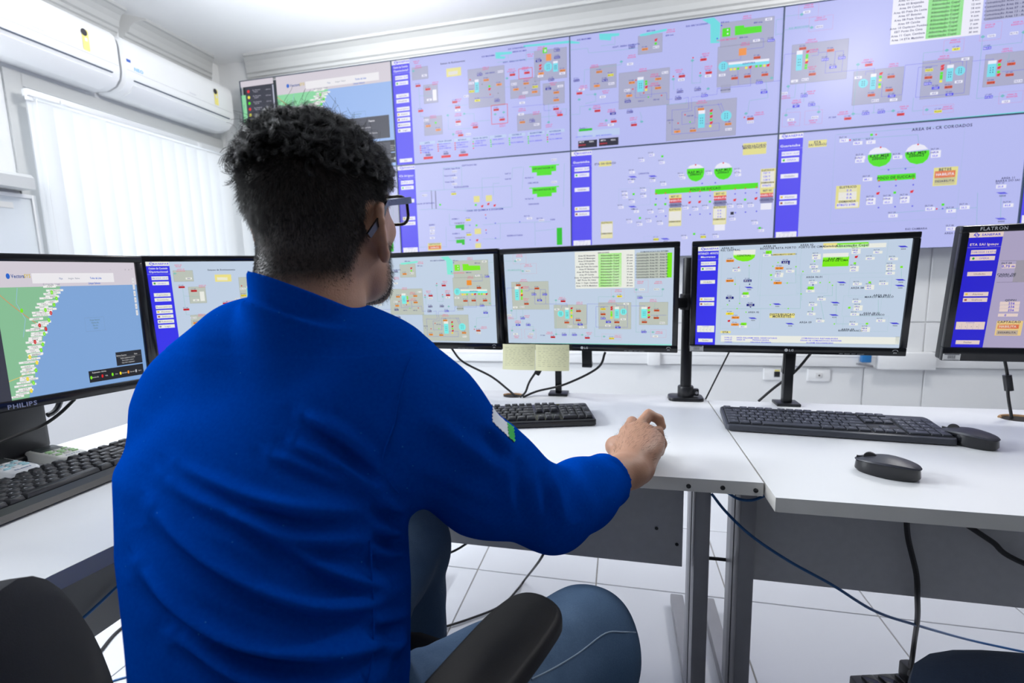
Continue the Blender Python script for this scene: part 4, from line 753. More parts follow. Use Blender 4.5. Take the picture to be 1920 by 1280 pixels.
    for x,c,t in ((.545,'green','Bombas OK'),(.63,'red','Falha'),(.71,'green','Ativo'),(.775,'yel','Sem dados'),(.84,'orange','Sem sinal'),(.905,'B0B4BC','Inativo')): p.disc(4,c,x,.925,.008,.014,n=12); p.text(4,'E8E8E8',x+.033,.925,.011,t)
    return p
def mapscreen():
    p=Pic(); u0=MPL['m1'].uv(-3,600)[0]; m=mapview(); p.merge(m,u0,0,1-u0,1.); p.rect(6,'3C3E4A',0,.185,u0,.815); p.rect(6,'D9D2DC',0,0,u0,.185)
    for k in range(13):
        y=.22+.06*k; p.disc(8,('red','yel','green')[k%3],u0*.12,y,.009,.016,n=12); p.text(8,'D8D8E8',u0*.5,y,.012,'Est. Elevatoria 0%d'%(k%9+1))
    return p
def statusmap():
    """video-wall copy of the map with the dark station list at its left"""
    p=Pic(); m=mapview(); p.merge(m,.25,0,.82,1.)
    p.rect(6,'land',0,.14,.03,.86); p.rect(6,'3C3E4A',.03,.06,.20,.94); p.rect(7,'C8CCE0',.222,.07,.008,.9); p.rect(6,'D9D2DC',0,0,.23,.06)
    for k in range(14):
        y=.11+.06*k; p.disc(8,('red','yel','green','red','yel','yel','green')[k%7],.052,y,.009,.016,n=12)
        p.text(8,'D8D8E8',.11,y-.008,.011,'Est. Elevatoria'); p.text(8,'D8D8E8',.105,y+.010,.011,'Praia 0%d'%(k+1)); p.text(8,'D8D8E8',.19,y,.011,'%d,0%d mca'%(k+1,k%9))
    p.rect(6,'4A4C58',.66,.50,.31,.22); p.text(8,'E8E8F0',.86,.54,.018,'Status',True); p.text(8,'E8E8F0',.80,.60,.014,'Nenhum equipamento'); p.text(8,'E8E8F0',.82,.66,.014,'Acompanhamento do Sistema')
    p.rect(6,'4A4C58',.66,.76,.31,.22); p.text(8,'E8E8F0',.88,.86,.014,'Alarmes')
    return p
ST='07/08/2024 14:47:09'
BA=[(.335,'Captações',None),(.385,'Elevatórias',None),(.460,'Reservatórios',None),(.510,'Alarmes','E8C838'),(.560,'Gráficos','A05040'),(.612,'Relatórios','8890A0'),(.664,'Login','8890A0'),(.955,'Sair',None)]
BB=[(.350,'Unidades',None),(.525,'Alarmes','E8C838'),(.575,'Gráficos','A05040'),(.955,'Fechar',None)]
def page(d,bar=None,tint='bg'):
    p=Pic(); p.rect(0,tint,0,0,1,1); p.merge(d)
    if bar: sidebar(p,*bar)
    return p
D1=diagram(S1,P1,(720,60),5.3333,seed=1); D2=diagram(S2,P2,(1060,10),4.5714,seed=2); D3=diagram(S3,MPL['m4'],(930,450),4.2667,seed=3)
D4=diagram(S4,wall_plane(1,1),(730,280),5.4857,seed=4); D5=diagram(S5,wall_plane(2,1),(1060,250),4.6829,seed=5,chip=(.026,.022)); D6=diagram(S6,wall_plane(3,1),(1450,220),4.0851,seed=6,chip=(.038,.028),lab=.013); D7=diagram(S7,MPL['m5'],(1280,420),4.1739,seed=7,chip=(.040,.024)); D8=diagram(S8,MPL['m6'],(1740,400),4.2667,seed=8)
CCO=(('Centro de Controle','Operacional'),BA,ST,'Usuário')
PG_1=page(D1,CCO); PG_2=page(D2); PG_3=page(D3)
PG_4=page(D4,(('CAPTAÇÃO SAI GUAÇU','ETA SAI Iguaçu'),BB,ST,'OPERA',.108,.82),'bg2'); PG_5=page(D5,(('APILATUNA','Guaratuba'),BB,ST,'OPERA',.108,.82),'bg2'); PG_6=page(D6,(('COROADOS','Guaratuba'),BB,ST,'OPERA',.108,.82))
PG_7=page(D7,(('DISTRIBUIÇÃO - MORRETES','Morretes'),BB,ST,'OPERA',.108,.80)); PG_8=page(D8,(('CAPTAÇÃO SAI IGUAÇU','ETA SAI Iguaçu'),BB,ST,'OPERA',.135,.77))

# ================================================================ video wall: ten flat panels
BEZ=mat('panel_bezel',(.035,.06,.10),.4); HOUS=mat('panel_housing',(.02,.03,.035),.5)
WALLPG={(0,0):statusmap(),(1,0):PG_1,(2,0):PG_2,(3,0):PG_3,(4,0):PG_2,(0,1):page(D4,None,'bg2'),(1,1):PG_4,(2,1):PG_5,(3,1):PG_6,(4,1):PG_8}
WALLAB={(0,0):'wall display with coast map and dark station list, top left of the video wall',(1,0):'upper wall display beside the map, diagram with row of alarm lists',(2,0):'upper wall display with pumping diagram and bright green block at its top right',(3,0):'upper wall display with tall green table of power supplies',(4,0):'wall display cut by right picture edge, upper row',
 (0,1):'lower wall display mostly hidden behind the man under the map',(1,1):'lower wall display showing two green stepped settling tanks',(2,1):'lower wall display with long green bar under two round tanks',(3,1):'lower wall display with two round green tanks above short green bar',(4,1):'wall display cut by right picture edge, lower row, only its blue menu in view'}
for (c,r),pg in WALLPG.items():
    pl=wall_plane(c,r); t=root('wall_display',(pl.c[0],YW+.002,pl.c[2]),WALLAB[c,r],'display','video wall displays')
    MB().box((0,.050,0),(PW-.03,.092,PH-.03),.004).build('housing',HOUS,t)
    f=MB(); w,h=PW-.001,PH+.0025
    for sx in (-1,1): f.box((sx*(w/2-.0012),.0,0),(.0024,.012,h))
    for sz in (-1,1): f.box((0,.0,sz*(h/2-.0012)),(w-.005,.012,.0024))
    f.build('bezel',BEZ,t,smooth=False)
    pg.build('screen',t,pl.w,pl.h,Matrix(((1,0,0,0),(0,0,-1,.0028),(0,1,0,0),(0,0,0,1))),'wall')
    MB().box((0,.095+.004,0),(.4,.026,.3)).build('wall_bracket',METALB,t)
# ================================================================ desks
def desk_leg(x,parent):
    lg=MB().box((x,1.165,.365),(.034,.125,.66),.002).build('leg',STEEL,parent)
    MB().box((x-.0178,1.165,.36),(.002,.030,.60)).build('cable_cover',mat('steel_dark',(.20,.20,.22),.45,.3),lg)
    MB().box((x,1.165,.030),(.040,.74,.035),.004).build('foot_bar',STEEL,lg)
    for y in (.81,1.51): MB().lathe([(.016,0),(.018,.004),(.012,.013)],(x,y,0),14).build('glide',RUBBER,lg)
    MB().box((x,1.165,.704),(.040,.50,.018),.002).build('top_bracket',STEEL,lg)
def slab(name,pts,mat_top,parent,z=.74,th=.025):
    o=MB().prism(pts,z-th,z-.0006,0).build(name+'_edge',EDGE,parent); 
    return MB().prism([(x,y) for x,y in pts],z-.0007,z,0).build(name,mat_top,parent)
def screws(parent,pts,name='screw',axis='y'):
    for p in pts:
        MB().lathe([(.0042,0),(.0042,.0015),(.003,.0022)],p,12,M=Matrix.Rotation(math.pi/2,3,'X')).build(name,BLACK,parent)
d1=root('desk',(0,0,0),'white topped desk with grey legs in front of the man','desk','white desks')
slab('desktop',[(-.712,.862),(.2485,.868),(.2485,1.475),(-.712,1.475)],LAMI,d1)
MB().box((-.235,1.150,.555),(.775,.016,.325),.001).build('modesty_panel',GREYP,d1)
desk_leg(.190,d1); desk_leg(-.66,d1)
screws(d1,[tuple(atyz) for atyz in (aty(1291,911,.867),aty(1355,914,.8675),aty(1417,919,.868))])
screws(d1,[tuple(aty(1231,990,1.141)),tuple(aty(1269,1020,1.141))],'panel_bolt')
d2=root('desk',(0,0,0),'white topped desk with chipped edge at right, two mice on it','desk','white desks')
slab('desktop',[(.2515,.812),(1.76,.800),(1.76,1.435),(.2515,1.435)],LAMI,d2)
MB().box((1.01,1.145,.550),(1.40,.016,.335),.001).build('modesty_panel',GREYP,d2)
desk_leg(.287,d2); desk_leg(1.72,d2)
d3=root('desk',(0,0,0),'white corner desk along the left under the map monitor','desk','white desks')
arc=[(-.712,.50),(-.713,.60),(-.7135,.862)]
slab('desktop',[(-1.312,-.55),(-.722,-.55),(-.722,.42)]+arc+[(-.7135,1.475),(-1.312,1.475)],LAMI,d3)
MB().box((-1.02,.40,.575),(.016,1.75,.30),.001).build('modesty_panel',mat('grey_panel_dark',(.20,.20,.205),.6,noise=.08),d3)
for y in (-.50,1.42): MB().box((-1.02,y,.36),(.10,.034,.70),.002).build('leg',STEEL,d3)
# cable holes: cut board rims
def grommet(px,py,label,w=.062):
    p=atz(px,py,.7405); t=root('cable_hole',(p[0],p[1],.7402),label,'cable hole','cable holes in the desktops')
    MB().prism([(w/2*math.cos(a),w/3*math.sin(a)) for a in np.linspace(0,2*math.pi,24,endpoint=False)],0,.0006).build('opening',mat('hole_dark',(.02,.016,.014),.9),t)
    MB().tube([(w/2*math.cos(a),w/3*math.sin(a),.001) for a in np.linspace(.2,2.9,14)],.004,6).build('raw_board_rim',mat('raw_chipboard',(.42,.25,.13),.9,noise=.4,nscale=300),t,label='raw brown chipboard rim')
grommet(962,742,'broken cable hole in the desk behind the left end of the middle keyboard'); grommet(1912,785,'round cable hole with raw brown rim at right picture edge',.075)
# ================================================================ monitors
def monitor(key,label,pg,pal,logo,w=.508,h=.305,group='desk monitors',sticker=None,thin=False):
    c,yaw,tilt=MPOS[key]; r,u=mon_axes(math.radians(yaw),math.radians(tilt)); n=np.cross(r,u)
    M=Matrix(((r[0],u[0],n[0],c[0]),(r[1],u[1],n[1],c[1]),(r[2],u[2],n[2],c[2]),(0,0,0,1)))
    t=root('monitor',label=label,cat='monitor',group=group,M=M)
    b=MB().prism(rrect(w,h,.006),-.022,-.004,.003); b.build('back_shell',BLACK,t)
    MB().prism(rrect(w*.62,h*.62,.03),-.040,-.021,.006).build('back_bulge',BLACK,t)
    f=MB(); z=.0025; tb,sb,bb=.0155,.0150,(h-SH)-.0155
    z0=h/2-.0155-SH/2
    f.box((0,h/2-tb/2,0),(w,tb,.012),.0022).box((0,-h/2+bb/2,0),(w,bb,.012),.0022).box((-w/2+sb/2,z0,0),(sb,SH,.012),.0018).box((w/2-sb/2,z0,0),(sb,SH,.012),.0018)
    f.build('bezel',GLOSSB if not thin else BLACK,t)
    pg.build('screen',t,SW,SH,Matrix.Translation((0,z0,.0005)),pal)
    PR=mat('bezel_print',(.55,.56,.58),.4)
    fz=.00625
    if logo=='LG':
        g=MB(); g.add([(-.012+.0042*math.cos(a),-h/2+bb/2+.0042*math.sin(a),fz) for a in np.linspace(0,2*math.pi,20,endpoint=False)],[tuple(range(20))]); g.build('logo_disc',PR,t,smooth=False)
        lettering('logo','LG',.0058,Matrix.Translation((0,-h/2+bb/2,fz)),PR,t,True)
        lettering('button_print','MENU   READER   INPUT   AUTO/SET',.0022,Matrix.Translation((w*.27,-h/2+.0035,fz)),PR,t)
        e=MB().tube([(w/2-.024+.0055*math.cos(a),-h/2+bb/2+.002+.004*math.sin(a),fz) for a in np.linspace(.1,3.0,8)],.0005,5); e.build('energy_mark',PR,t); lettering('energy_print','EPA',.0028,Matrix.Translation((w/2-.024,-h/2+bb/2-.002,fz)),PR,t,True)
    elif logo=='PHILIPS': lettering('logo','PHILIPS',.0085,Matrix.Translation((.020,-h/2+bb/2-.001,fz)),mat('logo_steelblue',(.30,.33,.50),.35),t,True)
    else: lettering('logo',logo,.0072,Matrix.Translation((-w/2+.058,h/2-tb*.48,fz)),PR,t,True)
    if sticker:
        s=MB().box((-w/2+.019,-h/2+.010,fz+.0002),(.035,.016,.0004)); st=s.build('asset_label',PAPERW,t,smooth=False,label='white barcode label')
        q=MB(); rg=random.Random(3)
        for k in range(11): q.box((-w/2+.012+.0014*k,-h/2+.010,fz+.0006),(.0005+.0004*(k%3==0),.0075,.0002))
        for a,b_ in ((.0165,.0028),(.0035,.0010)): q.box((-w/2+.019,-h/2+a,fz+.0006),(.030,b_,.0002))
        q.build('barcode',INK,st,smooth=False)
    return t,M
mt={}
mt['m3']=monitor('m3','black monitor partly hidden by the man\'s head, coloured pumping diagram',PG_2,'mon','LG')
mt['m4']=monitor('m4','black monitor in the centre with green supply table and sticky notes under it',PG_3,'mon','LG')
mt['m5']=monitor('m5','black monitor over the slate keyboard, green tank diagram and white barcode label',PG_7,'mon','LG',sticker=True)
mt['m2']=monitor('m2','black monitor behind the man\'s left shoulder showing blue menu and pale diagram',PG_1,'mon','LG')
mt['m1']=monitor('m1','black monitor at left edge showing coast map with green land',mapscreen(),'mon','PHILIPS')
PAL['pink']=dict(PAL['mon'],bg='AFA6C6',gray='9E98B0',white='E6D2CC',bar='2A24D2',shade='A09AA8',ylabel='EACB88',teal='8C88A0',line='6A6478')
# the last monitor is a taller model with a wider top rim
mt['m6']=monitor('m6','black monitor cut by right edge, violet tinted screen with red button',PG_8,'pink','FLATRON',h=.318,sticker=True)
# brackets under the screens, poles behind them
def bracket(px,py,y,parent_key,dz=.04):
    t,M=mt[parent_key]; p=aty(px,py,y); q=M.inverted()@Vector(p)
    b=MB().box((q.x,q.y+.008,-.030),(.030,.060,.014),.003).box((q.x,q.y-.022,-.034),(.030,.014,.022),.002)
    return b.build('arm_bracket',METALB,t)
bracket(1100,672,1.42,'m4'); bracket(1478,680,1.42,'m5')
def pole(name,x,y,top,r,label,base,square=False,neck=None):
    t=root('monitor_pole',(x,y,.74),label,'monitor pole','monitor poles')
    if square: MB().box((0,0,(top-.74)/2),(2*r,2*r,top-.74),.002).build('post',METALB,t)
    else:
        MB().lathe([(r,0),(r,top-.743),(r-.002,top-.74)],(0,0,0),28).build('post',METALB,t)
        for z,hh,rr in ((.006,.034,.021),(.265,.045,.0205)): 
            c=MB().lathe([(rr,z),(rr+.0015,z+.003),(rr+.0015,z+hh-.003),(rr,z+hh)],(0,0,0),24).box((rr+.006,-.004,z+hh/2),(.018,.016,hh*.6),.003).build('collar',BLACK,t)
            MB().lathe([(.004,0),(.004,.004)],(rr+.008,-.012,z+hh/2),10,M=Matrix.Rotation(math.pi/2,3,'X')).build('clamp_screw',STEEL,c)
        MB().box((-.03,-.02,.285),(.075,.024,.030),.004,M=Matrix.Rotation(.4,3,'Z')).build('swing_arm',METALB,t)
    if base:
        MB().prism(rrect(.098,.066,.018),0,.010,.004).build('base_plate',BLACK,t)
    else: MB().box((0,0,.004),(.06,.05,.008),.002).build('base_plate',BLACK,t)
    if neck: MB().box((neck/2,-.017,top-.74-.02),(abs(neck)+.03,.016,.022),.003).build('swing_arm',METALB,t)
p=atz(1286,747,.74); pole('a',.190,p[1]-.005,1.152,.0155,'round black clamp pole standing between the two middle monitors',True)
pole('b',-.187,1.452,.96,.0095,'thin square black post behind the yellow sticky notes',False,True,.08)
pole('c',.452,1.415,.93,.0115,'square black post under the barcode monitor, behind slate keyboard',False,True)
pole('d',-.60,1.455,.98,.0115,'square black post hidden behind the man\'s shoulder',False,True)
pole('e',-1.10,1.275,.96,.0115,'square black post behind the man\'s back at the desk corner',False,True)
pole('f',1.03,1.385,.96,.0115,'square black post behind the violet screen at right',False,True)
# stand of the map monitor with its asset label and cable loop
st=root('monitor_stand',(-1.262,.655,.74),'broad black stand carrying the map monitor at left','stand')
MB().prism(rrect(.052,.26,.02,cx=-.022),0,.012,.005).build('base_plate',BLACK,st)
MB().box((-.02,.02,.11),(.036,.215,.20),.012).build('column',BLACK,st)
MB().box((-.001,-.02,.10),(.003,.003,.15)).build('column_trim',mat('trim_steel',(.25,.26,.28),.3,.5),st)
MB().tube([(-.012,.132+.030*math.sin(a),.125+.040*math.cos(a)) for a in np.linspace(0,math.pi,12)],.006,8).build('cable_clip',BLACK,st)
MB().box((.018,0,.235),(.075,.10,.07),.008).build('hinge_block',BLACK,st)
s=MB().box((.0000,-.045,.055),(.002,.075,.020)).build('asset_label',PAPERW,st,label='white asset label'); 
lettering('label_print','NO 887994',.0085,Matrix(((0,0,1,.0013),(1,0,0,-.045),(0,1,0,.055),(0,0,0,1))),INK,s,True)
# sticky notes hanging from the lower rim of the centre monitor
def note(px0,px1,y0,y1,label,bend):
    a=aty(px0,y0,1.366); b_=aty(px1,y0,1.366); w=b_[0]-a[0]; h=a[2]-aty(px0,y1,1.366)[2]; t=root('sticky_note',((a[0]+b_[0])/2,1.366,a[2]),label,'sticky note','sticky notes')
    n=7
    v=[];f=[]
    for i in range(n+1):
        for j in range(n+1):
            u,w_=i/n-.5,j/n; v.append((u*w,-.014*w_*w_*(1+bend*u)+(.004*(abs(u)*2)**2),-w_*h))
    for i in range(n):
        for j in range(n): q=i*(n+1)+j; f.append((q,q+1,q+n+2,q+n+1))
    k=len(v); v2=[(x,y+.0006,z) for x,y,z in v]; f2=[tuple(k+q for q in g[::-1]) for g in f]
    o=MB().add(v+v2,f+f2).build('sheet',YEL,t)
    L=MB(); rg=random.Random(int(px0))
    for r_ in range(11):
        z=-.010-r_*(h-.018)/11; x=-w*.42
        while x<w*.40:
            l=rg.uniform(.004,.012); y=-.014*(z/h)**2*(1+bend*((x+l/2)/w))+(.004*(abs(x+l/2)/w*2)**2)-.0009
            L.add([(x,y,z-.0004),(x+l,y,z-.0004+rg.uniform(-.0006,.0006)),(x+l,y,z+.0003),(x,y,z+.0003)],[(0,1,2,3)]); x+=l+rg.uniform(.002,.008)
    L.build('handwriting',mat('pencil',(.56,.56,.34),.8),o,smooth=False)
note(942,1003,645,691,'yellow sticky note with handwriting, left one under the centre monitor',.4); note(1003.5,1067,646,693,'yellow sticky note with handwriting, right one under the centre monitor',-.3)
# ================================================================ keyboards
U=.01905
def layout():
    K=[]
    def row(y,x,ws,h=1): 
        for w,t in ws:
            if t is not None: K.append((x,y,w,h,t))
            x+=w
    row(0,0,[(1,'Esc'),(1,None)]+[(1,'F%d'%k) for k in (1,2,3,4)]+[(.5,None)]+[(1,'F%d'%k) for k in (5,6,7,8)]+[(.5,None)]+[(1,'F%d'%k) for k in (9,10,11,12)]+[(.25,None),(1,'Prt'),(1,'Scr'),(1,'Brk')])
    row(1.25,0,[(1,c) for c in "'1234567890-="]+[(2,'Back'),(.25,None),(1,'Ins'),(1,'Home'),(1,'PgUp'),(.25,None),(1,'Num'),(1,'/'),(1,'*'),(1,'-')])
    row(2.25,0,[(1.5,'Tab')]+[(1,c) for c in 'QWERTYUIOP´[']+[(1.5,']'),(.25,None),(1,'Del'),(1,'End'),(1,'PgDn'),(.25,None),(1,'7'),(1,'8'),(1,'9')])
    row(3.25,0,[(1.75,'Caps')]+[(1,c) for c in 'ASDFGHJKLÇ~']+[(2.25,'Enter'),(3.5,None),(1,'4'),(1,'5'),(1,'6')])
    row(4.25,0,[(1.25,'Shift')]+[(1,c) for c in '\\ZXCVBNM,.;/']+[(1.75,'Shift'),(1.25,None),(1,'^'),(1.25,None),(1,'1'),(1,'2'),(1,'3')])
    row(5.25,0,[(1.25,'Ctrl'),(1.25,'Win'),(1.25,'Alt'),(6.25,' '),(1.25,'Alt'),(1.25,'Fn'),(1.25,'Menu'),(1.25,'Ctrl'),(.25,None),(1,'<'),(1,'v'),(1,'>'),(.25,None),(2,'0'),(1,',')])
    K.append((21.5,2.25,1,2,'+')); K.append((21.5,4.25,1,2,'Ent')); return K
KEYS=layout(); _KC={}
def keyboard(label,loc,rz,kind,tilt):
    M=Matrix.Translation((loc[0],loc[1],loc[2]+math.sin(tilt)*.5*(6.25*U+.030)))@Matrix.Rotation(rz,4,'Z')@Matrix.Rotation(tilt,4,'X'); t=root('keyboard',label=label,cat='keyboard',group='keyboards',M=M)
    W,Dp,th=(22.5*U+.013,6.25*U+(.030 if kind=='palm' else .020),.014 if kind!='flat' else .013)
    km={'palm':KEYM,'std':KEYM,'flat':KEYG}[kind]; bm_={'palm':BLACK,'std':BLACK,'flat':KEYG}[kind]
    y0=(-.5*Dp)+(.020 if kind=='palm' else .011)
    MB().prism(rrect(W,Dp,.008 if kind!='flat' else .012),0,th,.004).build('body',bm_,t)
    if kind=='palm': MB().prism([(-.5*Dp,.0),(-.5*Dp-.010,.002),(-.5*Dp-.004,.012),(-.5*Dp+.014,.017),(-.5*Dp+.016,.010)],-W/2,W/2,f=lambda x,y,z:(z,x,y)).build('front_rail',BLACK,t)
    well=MB(); 
    for x0,x1,a,b_ in ((0,15,1.25,6.25),(15.25,18.25,1.25,3.25),(15.25,18.25,4.25,6.25),(18.5,22.5,1.25,6.25),(0,18.25,0,1)): well.box(((x0+x1-22.5)/2*U,y0+(6.25-(a+b_)/2)*U,th+.0002),((x1-x0)*U+.003,(b_-a)*U+.003,.0012))
    well.build('key_bed',GLOSSB if kind!='flat' else mat('bed_slate',(.016,.018,.023),.6),t)
    kh,gap,tp={'palm':(.0085,.0012,.74),'std':(.0070,.0012,.78),'flat':(.0042,.0016,.93)}[kind]
    leg=MB()
    for x,y,w,h,s in KEYS:
        kk=(kind,w,h)
        if kk not in _KC:
            sx,sy=w*U-gap,h*U-gap; _KC[kk]=MB().box((0,0,kh/2),(sx,sy,kh),.0008,seg=1,taper=(1-(1-tp)*U/sx,1-(1-tp)*U/sy)).mesh('key',km)
        o=bpy.data.objects.new('key',_KC[kk]); link(o,t); cx,cy=(x+w/2-11.25)*U,y0+(6.25-y-h/2)*U; o.location=(cx,cy,th+.0006)
        if s!=' ':
            hh=.0042 if len(s)==1 else .0026
            A,F_=text_shape(s,hh,True); dx=-.0018 if len(s)==1 else 0
            if len(A): leg.add([(cx+dx+a,cy+.0018+b_,th+.0009+kh) for a,b_ in A],F_)
    lg=leg.build('key_print',mat('legend_white',(.55,.56,.60),.5),t,smooth=False,kind='stuff')
    if kind=='std':
        lettering('logo','logi',.0055,Matrix.Translation((W/2-.030,Dp/2-.012,th+.0003)),PAPERW,t,True); MB().box((W/2-.080,Dp/2-.011,th+.0004),(.008,.003,.0006)).build('status_light',mat('led_olive',(.25,.25,.05),.4),t)
    for sx in (-1,1): MB().box((sx*W*.36,Dp/2-.02,-.002),(.03,.012,.004),.001).build('foot',RUBBER,t)
    return t,W,Dp
# middle keyboard
fr=atz(1119,797,.742); fl_=atz(944,803.5,.742); ang=math.atan2(fr[1]-fl_[1],fr[0]-fl_[0])
c=np.array([fr[0],fr[1],0])-np.array([math.cos(ang),math.sin(ang),0])*.2208+np.array([-math.sin(ang),math.cos(ang),0])*.070
keyboard('black wireless keyboard in front of the centre monitor, half hidden by sleeve',(c[0],c[1],.7425),ang,'std',.045)
fl_=atz(1371,807,.742); fr=atz(1786,835,.742); ang=math.atan2(fr[1]-fl_[1],fr[0]-fl_[0]); m_=(fl_+fr)/2
keyboard('slate grey flat keyboard lying on the right desk',(m_[0]-math.sin(ang)*.069,m_[1]+math.cos(ang)*.069,.7425),ang,'flat',.06)
keyboard('black keyboard with tall keys on the left corner desk',(-1.034,.700,.7425),math.radians(90),'palm',.045)
# ================================================================ mice
def mouse(loc,rz,label,size=(.058,.100,.034),grp='computer mice'):
    t=root('computer_mouse',loc,label,'mouse',grp,rz=rz); w,l,h=size; v=[];f=[]; nu,nv=16,24
    def R_(a): 
        y=math.sin(a); taper=1-.22*max(0,y)-.06*max(0,-y); return w/2*math.copysign(abs(math.cos(a))**.8,math.cos(a))*taper,l/2*math.copysign(abs(y)**.9,y)
    def body(name,z0,z1,m,top,inset=1.):
        v=[];f=[]
        lev=[(z0,.90*inset),(z0+(z1-z0)*.35,.99*inset),(z1,.96*inset)]
        for z,s in lev:
            for k in range(nv):
                x,y=R_(2*math.pi*k/nv); v.append((x*s,y*s,z+(top(y/l*2)-h)*(1 if z==z1 else .0 if z<=0 else .62)))
        n=len(lev)
        for i in range(n-1):
            for k in range(nv): f.append((i*nv+k,i*nv+(k+1)%nv,(i+1)*nv+(k+1)%nv,(i+1)*nv+k))
        last=(n-1)*nv
        for s in (.80,.50,.2):
            b0=len(v)
            for k in range(nv): x,y=R_(2*math.pi*k/nv); v.append((x*s*.96,y*s*.96,z1+(1-s*s)*h*.16+(top(y*s/l*2)-h)))
            for k in range(nv): f.append((last+k,last+(k+1)%nv,b0+(k+1)%nv,b0+k))
            last=b0
        f.append(tuple(last+k for k in range(nv))); f.append(tuple(range(nv))[::-1])
        return MB().add(v,f).build(name,m,t)
    top=lambda u: h*(.86-.22*max(0,u)**1.5-.16*max(0,-u)**2+.14)
    body('base',0.,h*.78,GLOSSB,top)
    body('top_shell',h*.70,h*.88,mat('mouse_top',(.034,.036,.048),.45,noise=.1),top,1.01)
    MB().lathe([(.002,-.003),(.010,-.003),(.0105,0),(.010,.003),(.002,.003)],(0,l*.26,h*.80),18,M=Matrix.Rotation(math.pi/2,3,'Y')).build('scroll_wheel',RUBBER,t)
    MB().box((0,l*.38,h*.72),(.0012,l*.18,.006)).build('button_gap',BLACK,t)
    return t
a=atz(1612,878,.745); b_=atz(1728,900,.745); d=a-b_; mouse(((a[0]+b_[0])/2,(a[1]+b_[1])/2+.010,.7402),math.atan2(d[1],d[0])-math.pi/2,'black wireless mouse alone near the front of the right desk',(.056,.096,.033))
a=atz(1775,822,.745); b_=atz(1860,842,.745); d=a-b_; mouse(((a[0]+b_[0])/2+.006,(a[1]+b_[1])/2+.012,.7402),math.atan2(d[1],d[0])-math.pi/2,'black wireless mouse touching right end of the slate keyboard',(.056,.096,.033))
mouse((.050,.934,.7402),-.10,'black mouse covered by the man\'s right hand',(.052,.095,.026),None)
# ================================================================ remote controls
def remote(p0,p1,label,colr,key,shell,w=.052):
    p0,p1=np.array(p0),np.array(p1); d=p1-p0; L=np.linalg.norm(d); rz=math.atan2(d[1],d[0])-math.pi/2
    t=root('remote_control',((p0[0]+p1[0])/2,(p0[1]+p1[1])/2,.7402+p0[2]),label,'remote control','air conditioner remotes',rz=rz)
    pts=[(-w/2,-L/2),(w/2,-L/2)]+[(w/2*math.cos(a)*1.0,L/2-.03+.03*math.sin(a)) for a in np.linspace(0,math.pi,12)]
    MB().prism(pts,0,.020,.006,seg=3).build('body',shell,t)
    MB().prism(rrect(w*.76,L*.30,.004,cy=-L*.30),.0200,.0210,.0004).build('display',mat('lcd_dark',(.05,.06,.06),.25),t)
    for r_ in range(4):
        for c_ in (-1,0,1): MB().prism(rrect(w*.20,L*.055,.003,cx=c_*w*.27,cy=-L*.07+r_*L*.09),.0198,.0225,.0006).build('button',key if (r_+c_)%3 else shell,t)
    lettering('logo',colr,.006,Matrix.Translation((0,L*.34,.0204))@Matrix.Rotation(math.pi,4,'Z'),mat('remote_print',(.05,.12,.30),.5),t,True)
CREAM=mat('remote_cream',(.70,.70,.66),.4)
remote((-1.262,.755,0),(-1.118,.735,0),'cream remote control with green buttons beside the monitor stand','AUTO',mat('btn_green',(.38,.60,.30),.5),CREAM)
remote((-1.275,.672,0),(-1.130,.655,0),'white remote control with pale blue button, nearer the keyboard','ELGIN',mat('btn_blue',(.45,.72,.78),.5),PLAST_W)
# ================================================================ cables
def cable(name,pts,r,label,m=RUBBER,cat='cable',group=None,n=8):
    return tag(MB().tube(crom(pts,n),r,8).build(name,m),label,cat,group)
h1=atz(975,744,.742)
cable('monitor_cable',[aty(1135,660,1.42),aty(1120,690,1.425),aty(1060,720,1.43),aty(1008,733,1.43),(h1[0]+.01,h1[1]+.0,.742)],.0035,'black cable looping from the centre monitor bracket to the desk hole')
cable('monitor_cable',[aty(1010,690,1.40),aty(993,715,1.41),aty(985,735,h1[1]),(h1[0],h1[1],.742)],.0035,'short black cable dropping behind the right sticky note')
cable('monitor_cable',[aty(846,652,1.42),aty(868,678,1.42),aty(920,705,1.42),aty(950,728,1.41),(h1[0]-.012,h1[1],.742)],.0035,'black cable from the half hidden monitor to the broken desk hole')
tag(MB().box(aty(1009,696,1.40),(.018,.014,.022),.003,M=Matrix.Rotation(.5,3,'Y')).build('cable_plug',BLACK),'black plug peeping out under the right sticky note','plug')
cable('monitor_cable',[aty(1368,658,1.43),aty(1347,700,1.44),aty(1323,748,1.445)],.0022,'thin straight black cable slanting down left of the barcode monitor bracket')
cable('monitor_cable',[aty(1522,660,1.43),aty(1490,697,1.44),aty(1450,728,1.45),aty(1422,752,1.46)],.0035,'thick black cable crossing the square post under the barcode monitor')
g2=atz(1897,784,.742)
cable('monitor_cable',[aty(1884,676,1.36),aty(1889,705,1.36),aty(1890,740,1.35),(g2[0],g2[1],.742)],.0032,'black monitor cable with thick bead at right picture edge')
tag(MB().cyl(aty(1888,703,1.36),aty(1892,732,1.357),.0085,n=16).build('ferrite_bead',BLACK),'thick black ferrite bead on the right monitor cable','bead')
cable('stand_cable',[atx(140,748,-1.165),atx(112,775,-1.18),atx(80,797,-1.20),atx(40,812,-1.205),atx(-10,832,-1.205)],.0035,'black cable curving below the map monitor past its stand')
cable('power_cable',[aty(1699,965,1.10),aty(1703,1010,1.115),aty(1718,1075,1.115),aty(1720,1120,1.118),aty(1720,1160,1.19),aty(1714,1205,1.31),atz(1706,1268,.075)],.0055,'thick black power cord hanging from the right desk to power strip')
cable('power_cable',[aty(1810,982,1.11),aty(1860,1015,1.112),aty(1925,1058,1.112),(1.10,1.112,.40)],.0055,'thick black cord slanting under the right desk at picture edge')
